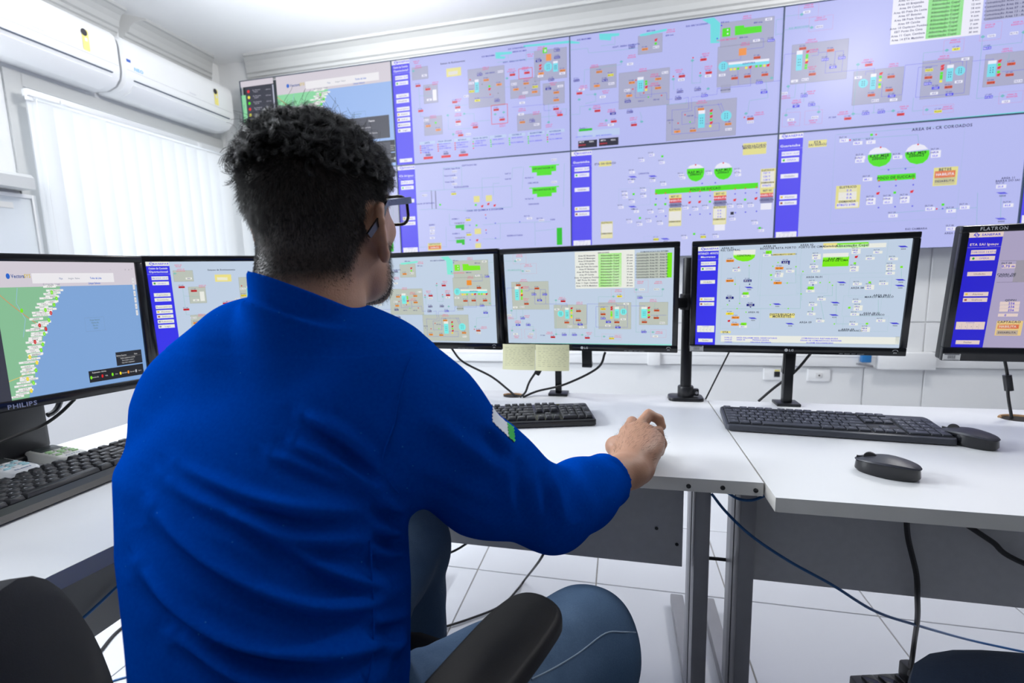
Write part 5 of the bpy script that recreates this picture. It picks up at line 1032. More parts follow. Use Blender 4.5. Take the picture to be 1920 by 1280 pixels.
cable('network_cable',[aty(1334,925,1.10),aty(1362,960,1.08),aty(1410,1005,1.05),aty(1480,1052,1.05),aty(1560,1096,1.06),aty(1640,1145,1.12),aty(1720,1172,1.22),atz(1820,1200,.06),atz(1930,1224,.014)],.0032,'long blue network cable sagging across the floor at right',BLUEC)
cable('network_cable',[aty(1362,922,1.06),aty(1385,935,1.05),aty(1412,937,1.05),aty(1440,926,1.06)],.0030,'short blue network cable bridging the gap between desks',BLUEC)
cable('network_cable',[(-1.008,.30,.47),(-1.007,.45,.465),(-1.006,.60,.475),(-1.005,.75,.52)],.0030,'blue network cable on the left desk panel beside dark chair back',BLUEC)
cable('network_cable',[atz(195,1284,.006),atz(230,1271,.006),atz(330,1250,.006),atz(480,1240,.006)],.0030,'blue network cable on the floor at lower left',BLUEC)
cable('floor_cable',[atz(150,1260,.007),atz(185,1225,.007),atz(225,1180,.007),atz(300,1130,.007)],.0055,'thick black cable on floor between chair back and the man')
cable('floor_cable',[aty(887,1010,1.30),aty(860,1028,1.28),aty(830,1042,1.27),(-.62,1.26,.22)],.0035,'thin black cable under the desk beside his left knee')
cable('floor_cable',[aty(845,1005,1.32),aty(833,1022,1.31),(-.60,1.30,.27)],.0030,'short black cable just right of his left knee')
cable('floor_cable',[aty(1026,1022,1.25),aty(1012,1050,1.27),atz(985,1085,.03),atz(970,1105,.013),atz(940,1135,.011),atz(880,1160,.011),atz(800,1185,.011)],.0038,'black cable running from desk panel down to floor behind the armrest')
cable('floor_cable',[(.20,1.225,.372),(.24,1.23,.37),(.29,1.225,.373)],.0045,'short black cable spanning the two desk legs')
# power strip
sp=atz(1664,1292,.02); t=root('power_strip',(sp[0],sp[1],0),'black power strip on the floor below the right desk','power strip',rz=.25)
MB().box((0,0,.021),(.165,.055,.040),.004).build('body',BLACK,t); MB().box((-.095,0,.004),(.04,.05,.004),.001).build('mounting_ear',BLACK,t)
for k in range(3): MB().box((-.045+.045*k,0,.045),(.030,.034,.012),.003).build('outlet',GLOSSB,t)
MB().box((.052,0,.070),(.030,.034,.045),.006).build('plug',BLACK,t)

# ================================================================ office chairs
def fabric(name,col,sc_=900.,bump=.6):
    m=mat(name,col,.92,spec=.2,noise=.35,nscale=350,bump=bump,bscale=sc_); p=m.node_tree.nodes['Principled BSDF']; p.inputs['Sheen Weight'].default_value=.06; p.inputs['Sheen Roughness'].default_value=.5; return m
FBLACK=fabric('seat_fabric_black',(.0055,.006,.008)); FNAVY=fabric('seat_fabric_navy',(.012,.022,.045))
PUB=mat('armrest_pu',(.007,.007,.0085),.55,spec=.3,noise=.2,nscale=30,bump=.15,bscale=700)
def cushion(name,w,d,th,m,parent,M,edge=.035,pw=3.2,dome=.015):
    """pillowy pad: superellipse outline, rounded rim, slightly domed top"""
    n=40; v=[];f=[]; rings=[(.0,-th/2,.86),(0,-th/2,.93)]; 
    prof=[(.0,-1),(.70,-1),(.90,-.92),(.985,-.6),(1.,0),(.985,.6),(.90,.92),(.70,1.0),(.35,1.08),(.0,1.12)]
    prof=prof[1:-1]
    for s_,h in prof:
        for k in range(n):
            a=2*math.pi*k/n; c_,s2=math.cos(a),math.sin(a); r=(abs(c_)**pw+abs(s2)**pw)**(-1/pw); v.append(M@Vector((w/2*r*c_*s_,d/2*r*s2*s_,h*th/2)))
    for i in range(len(prof)-1):
        for k in range(n): f.append((i*n+k,i*n+(k+1)%n,(i+1)*n+(k+1)%n,(i+1)*n+k))
    f.append(tuple(range(n))[::-1]); f.append(tuple((len(prof)-1)*n+k for k in range(n)))
    return MB().add(v,f).build(name,m,parent)
def office_chair(loc,rz,label,fab,arms,back_M,bw,bh,sz=.415,sh=.62,pw=2.3):
    t=root('office_chair',loc,label,'chair','office chairs',rz=rz)
    cushion('seat',.49,.47,.075,fab,t,Matrix.Translation((0,.0,sz)))
    MB().box((0,0,sz-.053),(.30,.30,.03),.01).build('seat_plate',BLACK,t)
    cushion('backrest',bw,bh,.06,fab,t,back_M,pw=pw)
    MB().tube(crom([(0,-.12,sz-.055),(0,-.27,sz-.045),(0,-.325,sz+.045),(0,-.335,sh)]),.020,10).build('back_support',BLACK,t)
    MB().lathe([(.028,.09),(.028,.20),(.018,.20),(.018,sz-.055)],(0,0,0),20).build('gas_column',METALB,t)
    for k in range(5):
        a=math.radians(72*k+20); e=Vector((.28*math.cos(a),.28*math.sin(a),.075)); 
        l=MB().tube([(0,0,.115),(e.x*.5,e.y*.5,.10),(e.x,e.y,.082)],[.026,.021,.015],8).build('base_leg',BLACK,t)
        w=MB()
        for s_ in (-1,1): w.cyl((e.x+s_*.009*-math.sin(a),e.y+s_*.009*math.cos(a),.029),(e.x+s_*.024*-math.sin(a),e.y+s_*.024*math.cos(a),.029),.027,n=18)
        w.build('caster',RUBBER,l); MB().cyl((e.x,e.y,.045),(e.x,e.y,.085),.008,n=10).build('caster_stem',METALB,l)
    for x,y,tw in arms:                                  # pad centre on the seat's own axes, and how far it is swivelled
        arm=[(-.040,-.140),(-.046,.02),(-.045,.085),(-.038,.122),(-.018,.138),(.018,.138),(.038,.122),(.045,.085),(.046,.02),(.040,-.140),(.025,-.155),(-.025,-.155)]
        c=crom([(a,b_,0) for a,b_ in arm+[arm[0]]],4)[:-1]; ct,st_=math.cos(math.radians(tw)),math.sin(math.radians(tw))
        def sf(px,py,pz): 
            q=px/.046; return (x+ct*px-st_*py,y+st_*px+ct*py,.660+pz+(-.009*q*q if pz>.012 else 0)-.35*max(0,py-.06)**1.5)
        o=MB().prism([(q[0],q[1]) for q in c],0,.026,.008,f=sf,seg=3).build('armrest',PUB,t)
        xo=math.copysign(.262,x); MB().tube(crom([(x+(xo-x)*.3,y*.9,.662),(xo,y*.6,.60),(xo,.0,.48),(xo*.95,0,sz-.045),(xo*.5,0,sz-.053)]),.019,10).build('arm_post',BLACK,o)
    return t
CH=(-.365,.495)
office_chair((CH[0],CH[1],0),math.radians(-45),'black office chair the man sits on, smooth armrest and fuzzy dark backrest',FBLACK,((.178,.128,25),(-.262,.05,0)),Matrix.Translation((.020,-.285,.54))@Matrix.Rotation(math.radians(95),4,'X'),.48,.58,pw=2.05)
office_chair((.645,.590,0),math.radians(3),'navy blue office chair at lower right, only its seat front showing',FNAVY,(),Matrix.Translation((0,-.27,.78))@Matrix.Rotation(math.radians(97),4,'X'),.42,.44,.488,.7)
# ================================================================ the man
def np_mesh(name,Vt,F,mats,parent,attrs=None,fm=None,**kw):
    me=bpy.data.meshes.new(name); me.vertices.add(len(Vt)); me.vertices.foreach_set('co',Vt.astype(np.float32).ravel())
    k=F.shape[1]; me.loops.add(F.size); me.loops.foreach_set('vertex_index',F.astype(np.int32).ravel()); me.polygons.add(len(F)); me.polygons.foreach_set('loop_start',np.arange(0,F.size,k,dtype=np.int32)); 
    me.update(calc_edges=True); me.validate(); me.polygons.foreach_set('use_smooth',[True]*len(me.polygons))
    for m in (mats if isinstance(mats,list) else [mats]): me.materials.append(m)
    for a,val in (attrs or {}).items(): me.attributes.new(a,'FLOAT','POINT').data.foreach_set('value',val.astype(np.float32))
    o=bpy.data.objects.new(name,me); link(o,parent); return tag(o,**kw)
man=root('person',(0,0,0),'seated man in blue long sleeved shirt and jeans seen from behind, hand on mouse','person')
# --- skin
bv,bf=build_body().mesh(); bv=smooth_mesh(bv,bf,1,.5); bn=grad_normals(bv,bf)
L=hloc(bv); st=lambda a,b,x: np.clip((x-a)/(b-a),0,1)**2*(3-2*np.clip((x-a)/(b-a),0,1))
def hair_mask(L):
    x,y,z=np.abs(L[:,0]),L[:,1],L[:,2]
    nape=st(-.094,-.060,z-.062*np.clip((y+.050)/.040,0,1)*st(.030,.055,x))     # hairline climbs towards the ears
    front=1-st(.040,.056,y-.55*np.clip(z-.045,-.2,.055)-.030*st(.02,.06,z))
    temple=1-st(.046,.054,y)*(z<.05)
    return nape*front*temple*(z>-.1)
def beard_mask(L):
    x,y,z=np.abs(L[:,0]),L[:,1],L[:,2]
    return st(.018,.032,y)*(1-st(-.052,-.036,z-.25*np.clip(y-.06,-.03,.1)*0))*st(-.150,-.118,z)*(1-((x<.02)&(y>.085)&(z>-.075)&(z<-.055)))*(1-st(.012,.02,-(y-.02)))
ear=np.zeros(len(bv))
for sx in (-1,1):
    c=hd(sx*.080,-.004,-.030); q=(bv-c)@RH.T; ear=np.maximum(ear,((np.abs(q[:,1])<.026)&(np.abs(q[:,2])<.040)&(sx*q[:,0]>-.010)).astype(float))
hm=hair_mask(L)*(1-ear)*(np.abs(L[:,2]-.02)<.14)*(np.linalg.norm(L,axis=1)<.16); bm_=beard_mask(L)*(1-ear)*(np.linalg.norm(L,axis=1)<.17)
SK=bpy.data.materials.new('skin'); SK.use_nodes=True; nt=SK.node_tree; p=nt.nodes['Principled BSDF']; p.inputs['Roughness'].default_value=.48; p.inputs['Subsurface Weight'].default_value=.10; p.inputs['Subsurface Radius'].default_value=(.008,.003,.0015); p.inputs['Subsurface Scale'].default_value=.6
def node(t,**kw):
    n=nt.nodes.new(t)
    for k,v in kw.items(): setattr(n,k,v)
    return n
def mixc(a,b,fac):
    m=node('ShaderNodeMix',data_type='RGBA'); 
    for i,q in ((6,a),(7,b)):
        if isinstance(q,tuple): m.inputs[i].default_value=(*q,1)
        else: nt.links.new(q,m.inputs[i])
    nt.links.new(fac,m.inputs[0]); return m.outputs[2]
tc=node('ShaderNodeTexCoord'); nz=node('ShaderNodeTexNoise'); nz.inputs['Scale'].default_value=38; nz.inputs['Detail'].default_value=6; nt.links.new(tc.outputs['Object'],nz.inputs['Vector'])
c=mixc((.345,.175,.105),(.455,.245,.158),nz.outputs['Fac'])
for an,cc in (('scalp',(.016,.011,.010)),('stubble',(.045,.028,.022))):
    a=node('ShaderNodeAttribute',attribute_name=an); c=mixc(c,cc,a.outputs['Fac'])
nt.links.new(c,p.inputs['Base Color'])
n2=node('ShaderNodeTexNoise'); n2.inputs['Scale'].default_value=420; n2.inputs['Detail'].default_value=3; nt.links.new(tc.outputs['Object'],n2.inputs['Vector']); b_=node('ShaderNodeBump'); b_.inputs['Strength'].default_value=.35; b_.inputs['Distance'].default_value=.0008; nt.links.new(n2.outputs['Fac'],b_.inputs['Height']); nt.links.new(b_.outputs[0],p.inputs['Normal'])
np_mesh('body',bv,bf,SK,man,{'scalp':np.clip(hm*1.0,0,.96),'stubble':bm_*.55})
# eyes, brows
EW=mat('eye_white',(.75,.72,.70),.15); EI=mat('iris_brown',(.03,.015,.01),.1)
for sx in (-1,1):
    e=MB().lathe([(.0001,-.0118)]+[(.0118*math.sin(a),-.0118*math.cos(a)) for a in np.linspace(.2,math.pi-.05,10)],hd(.031*sx,.0815,.006),16).build('eye',EW,man)
    MB().lathe([(.0052,0),(.004,.0008),(.001,.001)],hd(.031*sx,.0930,.006),16,M=Matrix(((1,0,0),(0,0,1),(0,-1,0)))).build('iris',EI,e)
# --- shirt with its folds
sv_,sf_=build_shirt(.0036).mesh(); sv_=smooth_mesh(sv_,sf_,3,.5); sn=grad_normals(sv_,sf_)
def to_px(P):
    q=(P-EYE)@RC; return 960+FPX*q[:,0]/q[:,2],640+FPX*q[:,1]/q[:,2]
def smoother(Nv,F,it):
    for _ in range(it):
        S=Nv.copy()
        for j in (1,2,3):
            for i in range(4): np.add.at(S,F[:,i],Nv[F[:,(i+j)%4]])
        Nv=S/np.maximum(np.linalg.norm(S,axis=1,keepdims=True),1e-9)
    return Nv
sn=smoother(sn,sf_,6)
# ridge lines of the cloth, taken where the photograph shows them and carried onto the back's surface
FOLDS=[([(569,774),(637,805),(694,849),(728,890)],1.,9),([(550,830),(625,867),(700,911),(742,922)],1.,9),([(331,867),(406,905),(481,936),(575,955),(690,955)],.9,11),([(300,892),(387,942),(481,980),(575,1011),(715,1011)],.9,11),
 ([(287,949),(344,1011),(419,1067),(512,1111),(600,1136),(690,1132),(762,1108)],1.25,12),([(262,1055),(325,1130),(406,1186),(500,1217),(637,1224),(765,1196)],1.3,12),([(450,967),(550,1030),(662,1086),(750,1099)],.9,10),([(506,849),(600,886),(690,925)],.8,8),([(325,1186),(419,1249),(512,1285),(640,1290)],1.1,11),
 ([(590,792),(670,850),(730,905)],.7,7),([(700,930),(742,950),(768,955)],.9,8),([(690,1030),(735,1040),(765,1028)],.9,8),([(700,985),(740,998),(760,992)],.9,8),([(690,1165),(740,1160),(780,1145)],.8,9),([(740,1280),(752,1210),(770,1160)],1.,8),([(715,1285),(735,1220),(760,1170)],.7,7),
 ([(1035,878),(1046,925),(1058,985)],1.,9),([(1005,866),(1000,915),(1012,985)],.9,10),([(1082,868),(1100,915),(1112,975)],.8,10),([(965,842),(950,900),(965,975)],.7,10),([(800,780),(880,842),(955,900)],.7,12),([(765,860),(850,905),(945,948)],.7,12),([(790,920),(860,950),(940,985)],.6,10),([(910,790),(935,815),(965,850)],.8,8),([(1140,862),(1160,890),(1165,930)],.6,7)]
px,py=to_px(sv_); vdir=sv_-EYE; vdir/=np.linalg.norm(vdir,axis=1,keepdims=True); face=np.clip(-(sn*vdir).sum(1)*2.2,0,1)
disp=np.zeros(len(sv_)); arm=(px>790)
for pts,amp,sig in FOLDS:
    P=np.array([q[:2] for q in crom([(a,b,0) for a,b in pts],6)],float); seg=P[1:]-P[:-1]; ln=np.linalg.norm(seg,axis=1); cum=np.concatenate([[0],np.cumsum(ln)])
    lo,hi=P.min(0)-60,P.max(0)+60; m=np.where((px>lo[0])&(px<hi[0])&(py>lo[1])&(py<hi[1])&(face>0))[0]
    if not len(m): continue
    Q=np.stack([px[m],py[m]],1); best=np.full(len(m),1e9); sd=np.zeros(len(m)); tt=np.zeros(len(m))
    for i in range(len(seg)):
        t=np.clip(((Q-P[i])@seg[i])/ln[i]**2,0,1); dv=Q-(P[i]+t[:,None]*seg[i]); d=np.hypot(dv[:,0],dv[:,1]); b=d<best; best[b]=d[b]
        sd[b]=np.sign(seg[i][0]*dv[b,1]-seg[i][1]*dv[b,0])*d[b]; tt[b]=(cum[i]+t[b]*ln[i])/cum[-1]
    sg=sig*1.35; taper=np.sin(np.pi*np.clip(tt,0.02,.98))**.7
    disp[m]+=(.62 if pts[0][0]>755 and pts[0][1]<1000 else 1.)*amp*taper*face[m]*.0105*(np.exp(-(sd/sg)**2)-.75*np.exp(-((sd-1.9*sg)/(1.25*sg))**2)-.20*np.exp(-((sd+2.0*sg)/(1.5*sg))**2))
back=np.clip(disp,-.015,.014)
# soft overall unevenness of the knit
rg=np.random.default_rng(3); wob=np.zeros(len(sv_))
for k in range(10):
    d=rg.normal(size=3); d/=np.linalg.norm(d); wob+=np.sin(sv_@d*rg.uniform(25,60)+rg.uniform(0,6))
nearcollar=((sv_[:,2]>1.03)|((sv_[:,0]>-.03)&(sv_[:,1]>.72)))
sv2=sv_+sn*(back+wob*.00035*(~nearcollar))[:,None]
SH=bpy.data.materials.new('blue_knit'); SH.use_nodes=True; nt=SH.node_tree; p=nt.nodes['Principled BSDF']; p.inputs['Roughness'].default_value=.88; p.inputs['Specular IOR Level'].default_value=.0; p.inputs['Sheen Weight'].default_value=.0; p.inputs['Sheen Roughness'].default_value=.4; p.inputs['Sheen Tint'].default_value=(.25,.55,1,1)
tc=node('ShaderNodeTexCoord'); nz=node('ShaderNodeTexNoise'); nz.inputs['Scale'].default_value=260; nz.inputs['Detail'].default_value=5; nt.links.new(tc.outputs['Object'],nz.inputs['Vector'])
c=mixc((.0000,.034,.270),(.0001,.056,.385),nz.outputs['Fac'])
vo=node('ShaderNodeTexVoronoi'); vo.inputs['Scale'].default_value=55; nt.links.new(tc.outputs['Object'],vo.inputs['Vector']); cr=node('ShaderNodeMath',operation='LESS_THAN'); cr.inputs[1].default_value=.035; nt.links.new(vo.outputs['Distance'],cr.inputs[0])
c=mixc(c,(.05,.16,.50),cr.outputs[0]); nt.links.new(c,p.inputs['Base Color'])
wv=node('ShaderNodeTexNoise'); wv.inputs['Scale'].default_value=900; wv.inputs['Detail'].default_value=2; mp=node('ShaderNodeMapping'); mp.inputs['Scale'].default_value=(1,1,2.2); nt.links.new(tc.outputs['Object'],mp.inputs['Vector']); nt.links.new(mp.outputs[0],wv.inputs['Vector'])
b_=node('ShaderNodeBump'); b_.inputs['Strength'].default_value=.40; b_.inputs['Distance'].default_value=.0010; nt.links.new(wv.outputs['Fac'],b_.inputs['Height']); nt.links.new(b_.outputs[0],p.inputs['Normal'])
shirt=np_mesh('shirt',sv2,sf_,SH,man)
# sewn seams: armhole and sides, as thin raised welts that lie on the cloth
def on_shirt(pts,off=.0006):
    out=[]
    for a,b in pts:
        d=np.hypot(px-a,py-b)+1000*(face<=.02); k=np.argsort(d)[:12]; near=k[np.argmin(np.linalg.norm(sv2[k]-EYE,axis=1))]; out.append(sv2[near]+sn[near]*off)
    return out
for pts in ([(786,636),(768,680),(748,735),(733,800),(725,860),(733,905),(752,930)],[(700,1010),(702,1080),(706,1150),(704,1230),(698,1285)]):
    MB().tube(crom(on_shirt(pts),6),.0009,6).build('seam',SH,shirt)
# white and green badge on the upper sleeve
k=np.argsort(np.hypot(px-941,py-797)+1000*(face<=.02))[:30]; bc=sv2[k].mean(0); nb=sn[k].mean(0); nb/=np.linalg.norm(nb)
ax=EL_R-SH_R; ax/=np.linalg.norm(ax); fc=sv2[sf_].mean(1)-bc; al=fc@ax; ot=np.cross(ax,nb); ac=fc@ot
sel=(np.abs(al)<.021)&(np.abs(ac)<.016)&((sn[sf_[:,0]]@nb)>.1)&(np.linalg.norm(fc,axis=1)<.045)
def patch(name,s,m,off):
    q=sf_[s]; u,inv=np.unique(q,return_inverse=True); return np_mesh(name,sv2[u]+sn[u]*off,inv.reshape(q.shape),m,shirt)
if sel.sum()>4:
    patch('sleeve_badge',sel,mat('badge_white',(.72,.76,.80),.8,noise=.08,nscale=600),.0010)
    s2=sel&(al>.010)
    if s2.sum()>2: patch('sleeve_badge_green',s2,mat('badge_green',(.02,.42,.06),.8),.0016)
# --- jeans
jv,jf=build_jeans(.0055).mesh(); jv=smooth_mesh(jv,jf,2,.5); jn=grad_normals(jv,jf)
w=np.zeros(len(jv)); rg=np.random.default_rng(9)
for k in range(14):
    d=rg.normal(size=3)*[1,1,.8]; d/=np.linalg.norm(d); w+=np.sin(jv@d*rg.uniform(30,85)+rg.uniform(0,6))
jv=jv+jn*(w*.0006)[:,None]
for H,K in ((HIP_R,KN_R),(HIP_L,KN_L)):                           # hip creases and folds behind the knee
    ax=(K-H)/np.linalg.norm(K-H); t=(jv-H)@ax; m=(np.linalg.norm((jv-H)-np.outer(t,ax),axis=1)<.13)
    jv=jv+jn*(m*.0035*np.sin(t*150+6*np.sin(jv[:,0]*20))*np.exp(-((t-.06)/.05)**2))[:,None]
wear=np.zeros(len(jv))
for H,K in ((HIP_R,KN_R),(HIP_L,KN_L)):
    ax=(K-H)/np.linalg.norm(K-H); t=(jv-H)@ax/np.linalg.norm(K-H); up=V(0,0,1)-ax*ax[2]; up/=np.linalg.norm(up); r=(jv-H)-np.outer(t*np.linalg.norm(K-H),ax); wear=np.maximum(wear,np.exp(-((t-.50)/.45)**2)*np.clip((r@up)/.08,0,1)**1.2*(np.linalg.norm(r,axis=1)<.14))
DN=bpy.data.materials.new('denim'); DN.use_nodes=True; nt=DN.node_tree; p=nt.nodes['Principled BSDF']; p.inputs['Roughness'].default_value=.85; p.inputs['Specular IOR Level'].default_value=.15
tc=node('ShaderNodeTexCoord'); n1=node('ShaderNodeTexNoise'); n1.inputs['Scale'].default_value=520; n1.inputs['Detail'].default_value=4; nt.links.new(tc.outputs['Object'],n1.inputs['Vector']); n3=node('ShaderNodeTexNoise'); n3.inputs['Scale'].default_value=16; n3.inputs['Detail'].default_value=5; nt.links.new(tc.outputs['Object'],n3.inputs['Vector'])
wa=node('ShaderNodeAttribute',attribute_name='wear'); c=mixc((.030,.062,.125),(.058,.108,.185),n1.outputs['Fac']); ml=node('ShaderNodeMath',operation='MULTIPLY'); nt.links.new(wa.outputs['Fac'],ml.inputs[0]); nt.links.new(n3.outputs['Fac'],ml.inputs[1]); ml2=node('ShaderNodeMath',operation='MULTIPLY'); ml2.inputs[1].default_value=1.7; ml2.use_clamp=True; nt.links.new(ml.outputs[0],ml2.inputs[0])
c2=mixc((.09,.155,.26),(.16,.245,.37),n1.outputs['Fac']); c=mixc(c,c2,ml2.outputs[0]); nt.links.new(c,p.inputs['Base Color'])
wv=node('ShaderNodeTexWave'); wv.inputs['Scale'].default_value=420; wv.inputs['Distortion'].default_value=1.5; nt.links.new(tc.outputs['Object'],wv.inputs['Vector']); b_=node('ShaderNodeBump'); b_.inputs['Strength'].default_value=.25; b_.inputs['Distance'].default_value=.0008; nt.links.new(wv.outputs['Fac'],b_.inputs['Height']); nt.links.new(b_.outputs[0],p.inputs['Normal'])
jeans=np_mesh('jeans',jv,jf,DN,man,{'wear':wear})
jpx,jpy=to_px(jv); jf_=-(jn*((jv-EYE)/np.linalg.norm(jv-EYE,axis=1,keepdims=True))).sum(1)
def on_jeans(pts):
    out=[]
    for a,b in pts:
        d=np.hypot(jpx-a,jpy-b)+1000*(jf_<.02); k=np.argsort(d)[:8]; n_=k[np.argmin(np.linalg.norm(jv[k]-EYE,axis=1))]; out.append(jv[n_]+jn[n_]*.0008)
    return out
MB().tube(crom(on_jeans([(1005,1272),(1040,1250),(1090,1220),(1140,1190),(1172,1178),(1194,1186)]),6),.0011,6).build('inseam',mat('denim_stitch',(.22,.29,.38),.8),jeans)
# shoes, out of sight below the desk
for A in (AN_R,AN_L):
    MB().prism([(-.045,-.09),(.045,-.09),(.050,.02),(.050,.13),(.030,.185),(-.030,.185),(-.048,.13),(-.045,.02)],0,.095,.03,f=lambda x,y,z,A=A:(A[0]+x*1.0,A[1]+y+.02,z*(1-.35*max(0,y)/.18)),seg=3).build('shoe',mat('shoe_black',(.02,.02,.022),.5),man)
# --- hair: curls on top, clipped sides; short beard
HC=bpy.data.materials.new('hair_black'); HC.use_nodes=True; nt=HC.node_tree; p=nt.nodes['Principled BSDF']; p.inputs['Base Color'].default_value=(.006,.005,.005,1); p.inputs['Roughness'].default_value=.42; p.inputs['Specular IOR Level'].default_value=.40
def strands(name,P,Rd,parent,m):
    n,k,_=P.shape; cv=bpy.data.hair_curves.new(name); cv.add_curves([k]*n)
    cv.attributes['position'].data.foreach_set('vector',P.astype(np.float32).ravel())
    (cv.attributes.get('radius') or cv.attributes.new('radius','FLOAT','POINT')).data.foreach_set('value',np.broadcast_to(Rd,(n,k)).astype(np.float32).ravel())
    cv.materials.append(m); o=bpy.data.objects.new(name,cv); link(o,parent); return tag(o,kind='stuff')
fa=np.linalg.norm(np.cross(bv[bf[:,2]]-bv[bf[:,0]],bv[bf[:,3]]-bv[bf[:,1]]),axis=1)/2
def sample(mask,n,rg):
    w=fa*mask[bf].mean(1)**1.3; k=rg.choice(len(bf),n,p=w/w.sum()); u,v=rg.random(n),rg.random(n); q=bv[bf[k]]
    P=(q[:,0]*((1-u)*(1-v))[:,None]+q[:,1]*(u*(1-v))[:,None]+q[:,2]*(u*v)[:,None]+q[:,3]*((1-u)*v)[:,None]); N=bn[bf[k,0]]; return P,N,mask[bf[k]].mean(1)
rg=np.random.default_rng(11)
def local(v): return v@RH      # head-frame direction to world
whorl=hd(.020,-.055,.085)
def topness(P):
    l=hloc(P); return st(.020,.062,l[:,2]+.18*l[:,1])
def comb(P,N):
    l=hloc(P); d=P-whorl; d=d-N*(d*N).sum(1,keepdims=True); d/=np.linalg.norm(d,axis=1,keepdims=True)+1e-6; t=topness(P)[:,None]
    dn=np.array([0,0,-1.])-N*(-N[:,2:3]); dn/=np.linalg.norm(dn,axis=1,keepdims=True)+1e-6
    f=t*d+(1-t)*dn; return f/(np.linalg.norm(f,axis=1,keepdims=True)+1e-6)
# short clipped hair everywhere
P,N,w=sample(hm,30000,rg); fl2=comb(P,N); t=topness(P); Ls=(.0035+.0085*st(-.035,.02,hloc(P)[:,2]))*(.5+.5*w)*rg.uniform(.7,1.15,len(P)); K=4; s=np.linspace(0,1,K)
jit=rg.normal(size=P.shape)*.25
A=P[:,None]+Ls[:,None,None]*(s[None,:,None]*(N*.62+jit*.3)[:,None]+(s**1.5)[None,:,None]*(fl2*.75+jit*.4)[:,None])
strands('hair_sides',A,np.linspace(.00016,.00007,K)[None],man,HC)
# curls: clumps that share a twist
tm_=hm*topness(bv); C0,N0,_=sample(tm_,1250,rg); F0=comb(C0,N0); R0=rg.normal(size=C0.shape); R0-=N0*(R0*N0).sum(1,keepdims=True); R0/=np.linalg.norm(R0,axis=1,keepdims=True); F0=F0*.55+R0*.75; F0/=np.linalg.norm(F0,axis=1,keepdims=True)
l0=hloc(C0); len0=(.030+.012*st(-.02,.06,-l0[:,0])+.008*st(.0,.08,l0[:,1]))*rg.uniform(.72,1.22,len(C0))*(.55+.45*topness(C0)); tw=rg.uniform(.8,1.7,len(C0))*rg.choice([-1,1],len(C0)); ph=rg.uniform(0,6.28,len(C0)); rad=rg.uniform(.0035,.0075,len(C0))
per=20; ci=np.repeat(np.arange(len(C0)),per); n=len(ci); K=12; s=np.linspace(0,1,K)
sp_=rg.normal(size=(n,3))*.0013; Lc=(len0[ci]*rg.uniform(.80,1.1,n))[:,None,None]; ss=s[None,:,None]
base=(C0[ci]+sp_)[:,None]; Nn,Fn=N0[ci][:,None],F0[ci][:,None]; Bn=np.cross(Nn,Fn)
ang=(2*math.pi*tw[ci])[:,None,None]*ss+(ph[ci]+rg.normal(size=n)*.14)[:,None,None]; rr=rad[ci][:,None,None]*np.minimum(1,ss*2.4)
A=base+Nn*Lc*(.80*ss-.36*ss**2)+Fn*Lc*(.18*ss+.38*ss**2)+rr*(np.cos(ang)*Fn+np.sin(ang)*(.75*Bn+.55*Nn))-sp_[:,None]*.45*ss+rg.normal(size=(n,1,3))*.0012*ss
HG=HC.copy(); HG.name='hair_glossy'; HG.node_tree.nodes['Principled BSDF'].inputs['Roughness'].default_value=.27; HG.node_tree.nodes['Principled BSDF'].inputs['Specular IOR Level'].default_value=.6
strands('hair_curls',A,np.linspace(.00022,.00009,K)[None],man,HG)
# a few stray curls
C1,N1,_=sample(tm_,150,rg); F1=rg.normal(size=C1.shape); F1-=N1*(F1*N1).sum(1,keepdims=True); F1/=np.linalg.norm(F1,axis=1,keepdims=True); K=14; s=np.linspace(0,1,K)[None,:,None]; L1=rg.uniform(.036,.055,150)[:,None,None]; an=2*math.pi*rg.uniform(.4,1.2,150)[:,None,None]*s+rg.uniform(0,6,150)[:,None,None]
A=C1[:,None]+N1[:,None]*L1*(.88*s-.25*s*s)+F1[:,None]*L1*(.35*s*s)+.004*s*(np.cos(an)*F1[:,None]+np.sin(an)*np.cross(N1,F1)[:,None]); strands('hair_strays',A,.00013,man,HC)
P,N,w=sample(bm_,3800,rg); dn=np.array([0,.3,-1.])-N*((N@np.array([0,.3,-1.]))[:,None]); K=3; s=np.linspace(0,1,K)[None,:,None]; Lb=rg.uniform(.003,.008,len(P))[:,None,None]; jit=rg.normal(size=P.shape)*.3
A=P[:,None]+Lb*(s*(N*.6+jit*.5)[:,None]+s*s*(dn*.5)[:,None]); strands('beard',A,.00010,man,HC)
hh_=((bv[:,0]>-.01)&(bv[:,1]>.80)&(bv[:,1]<.925)&(bn[:,2]>.25)&(bv[:,2]>.755)).astype(float)
P,N,w=sample(hh_,420,rg); d=np.array([.6,.55,-.1])+rg.normal(size=P.shape)*.25; s=np.linspace(0,1,4)[None,:,None]; A=P[:,None]+rg.uniform(.005,.011,len(P))[:,None,None]*(s*.35*N[:,None]+s*.9*(d-N*(d*N).sum(1,keepdims=True))[:,None]); strands('hand_hair',A,.00007,man,HC)
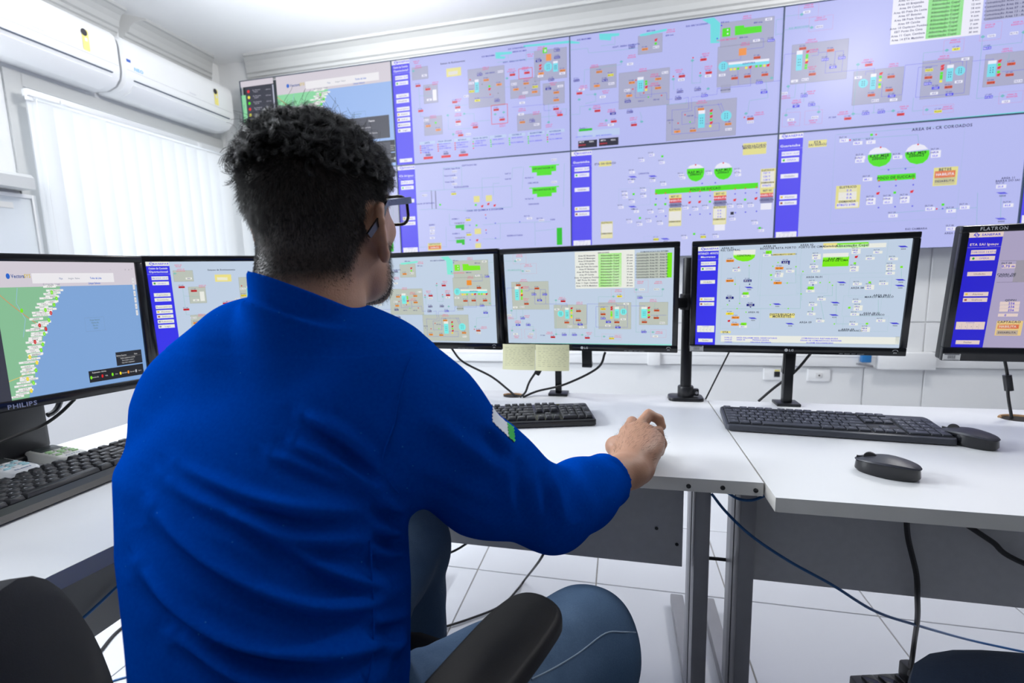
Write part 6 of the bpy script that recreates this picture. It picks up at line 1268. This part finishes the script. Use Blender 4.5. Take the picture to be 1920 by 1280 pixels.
# --- glasses
gl=root('glasses'); gl.parent=man; gl.name='glasses'; gl['label']='black framed glasses with dark blue temples'
TB=mat('temple_blue',(.012,.030,.11),.35); FB=mat('glasses_black',(.006,.006,.008),.25); LN=bpy.data.materials.new('lens'); LN.use_nodes=True; nt=LN.node_tree; p=nt.nodes['Principled BSDF']; p.inputs['Roughness'].default_value=.02; p.inputs['Base Color'].default_value=(.9,.9,.8,1); t_=node('ShaderNodeBsdfTransparent'); t_.inputs[0].default_value=(.97,.98,.93,1); x_=node('ShaderNodeMixShader'); x_.inputs[0].default_value=.10; nt.links.new(t_.outputs[0],x_.inputs[1]); nt.links.new(p.outputs[0],x_.inputs[2]); nt.links.new(x_.outputs[0],nt.nodes['Material Output'].inputs[0])
def gp(x,y,z): return Vector(hd(x,y,z))
for sx in (-1,1):
    ring=[(sx*.0365+a,b) for a,b in rrect(.054,.040,.013,4)]
    curve=lambda x: .117-2.6*max(0,abs(x)-.02)**2
    MB().tube([gp(a,curve(a),.000+b) for a,b in ring+[ring[0],ring[1]]],.0023,8,False).build('rim',FB,gl)
    c_=MB(); c_.add([gp(a,curve(a)+o,b) for o in (.0006,-.0006) for a,b in ring],[tuple(range(len(ring))),tuple(range(len(ring),2*len(ring)))[::-1]]+[(i,(i+1)%len(ring),len(ring)+(i+1)%len(ring),len(ring)+i) for i in range(len(ring))]); c_.build('lens',LN,gl)
    e_=max(0,sx); tp=[gp(sx*.0655,.111,.013),gp(sx*.0730,.104,.013),gp(sx*.0765,.060,.010),gp(sx*(.0785+.0025*e_),.020,.007),gp(sx*(.0785+.006*e_),.004,.004),gp(sx*(.0765+.010*e_),-.016,-.010),gp(sx*(.0725+.0130*e_),-.034-.016*e_,-.031)]
    Rw=Matrix(RH.T.tolist()); m=MB(); q=crom([tuple(a) for a in tp],6); v=[];f=[]
    for i,a in enumerate(q):
        hh=.0045-.0018*min(1,max(0,(i-10)/14)); hh=.0042 if i>26 else hh
        for dx,dz in ((-.0013,-hh),(.0013,-hh),(.0013,hh),(-.0013,hh)):
            back=max(0,(i-22)/12.); o=RH[0]*dx+(RH[2]*math.cos(back*.8)-RH[1]*math.sin(-back*.8)*-1)*dz; v.append(tuple(np.array(a)+o))
    for i in range(len(q)-1):
        for k in range(4): f.append((i*4+k,i*4+(k+1)%4,(i+1)*4+(k+1)%4,(i+1)*4+k))
    f.append((3,2,1,0)); f.append(tuple((len(q)-1)*4+k for k in range(4))); nf=4*22; m.add(v,[q for q in f if max(q)<nf+4]).build('temple',TB,gl); MB().add([p+RH[0]*.0000 for p in map(np.array,v)],[q for q in f if max(q)>=nf+4]).build('temple_tip',FB,gl,label='black temple tip')
MB().tube([gp(-.012,.1172,.006),gp(0,.119,.009),gp(.012,.1172,.006)],.0020,8).build('bridge',FB,gl)
print('script done; objects',len(bpy.data.objects),'polys',sum(len(m.polygons) for m in bpy.data.meshes))
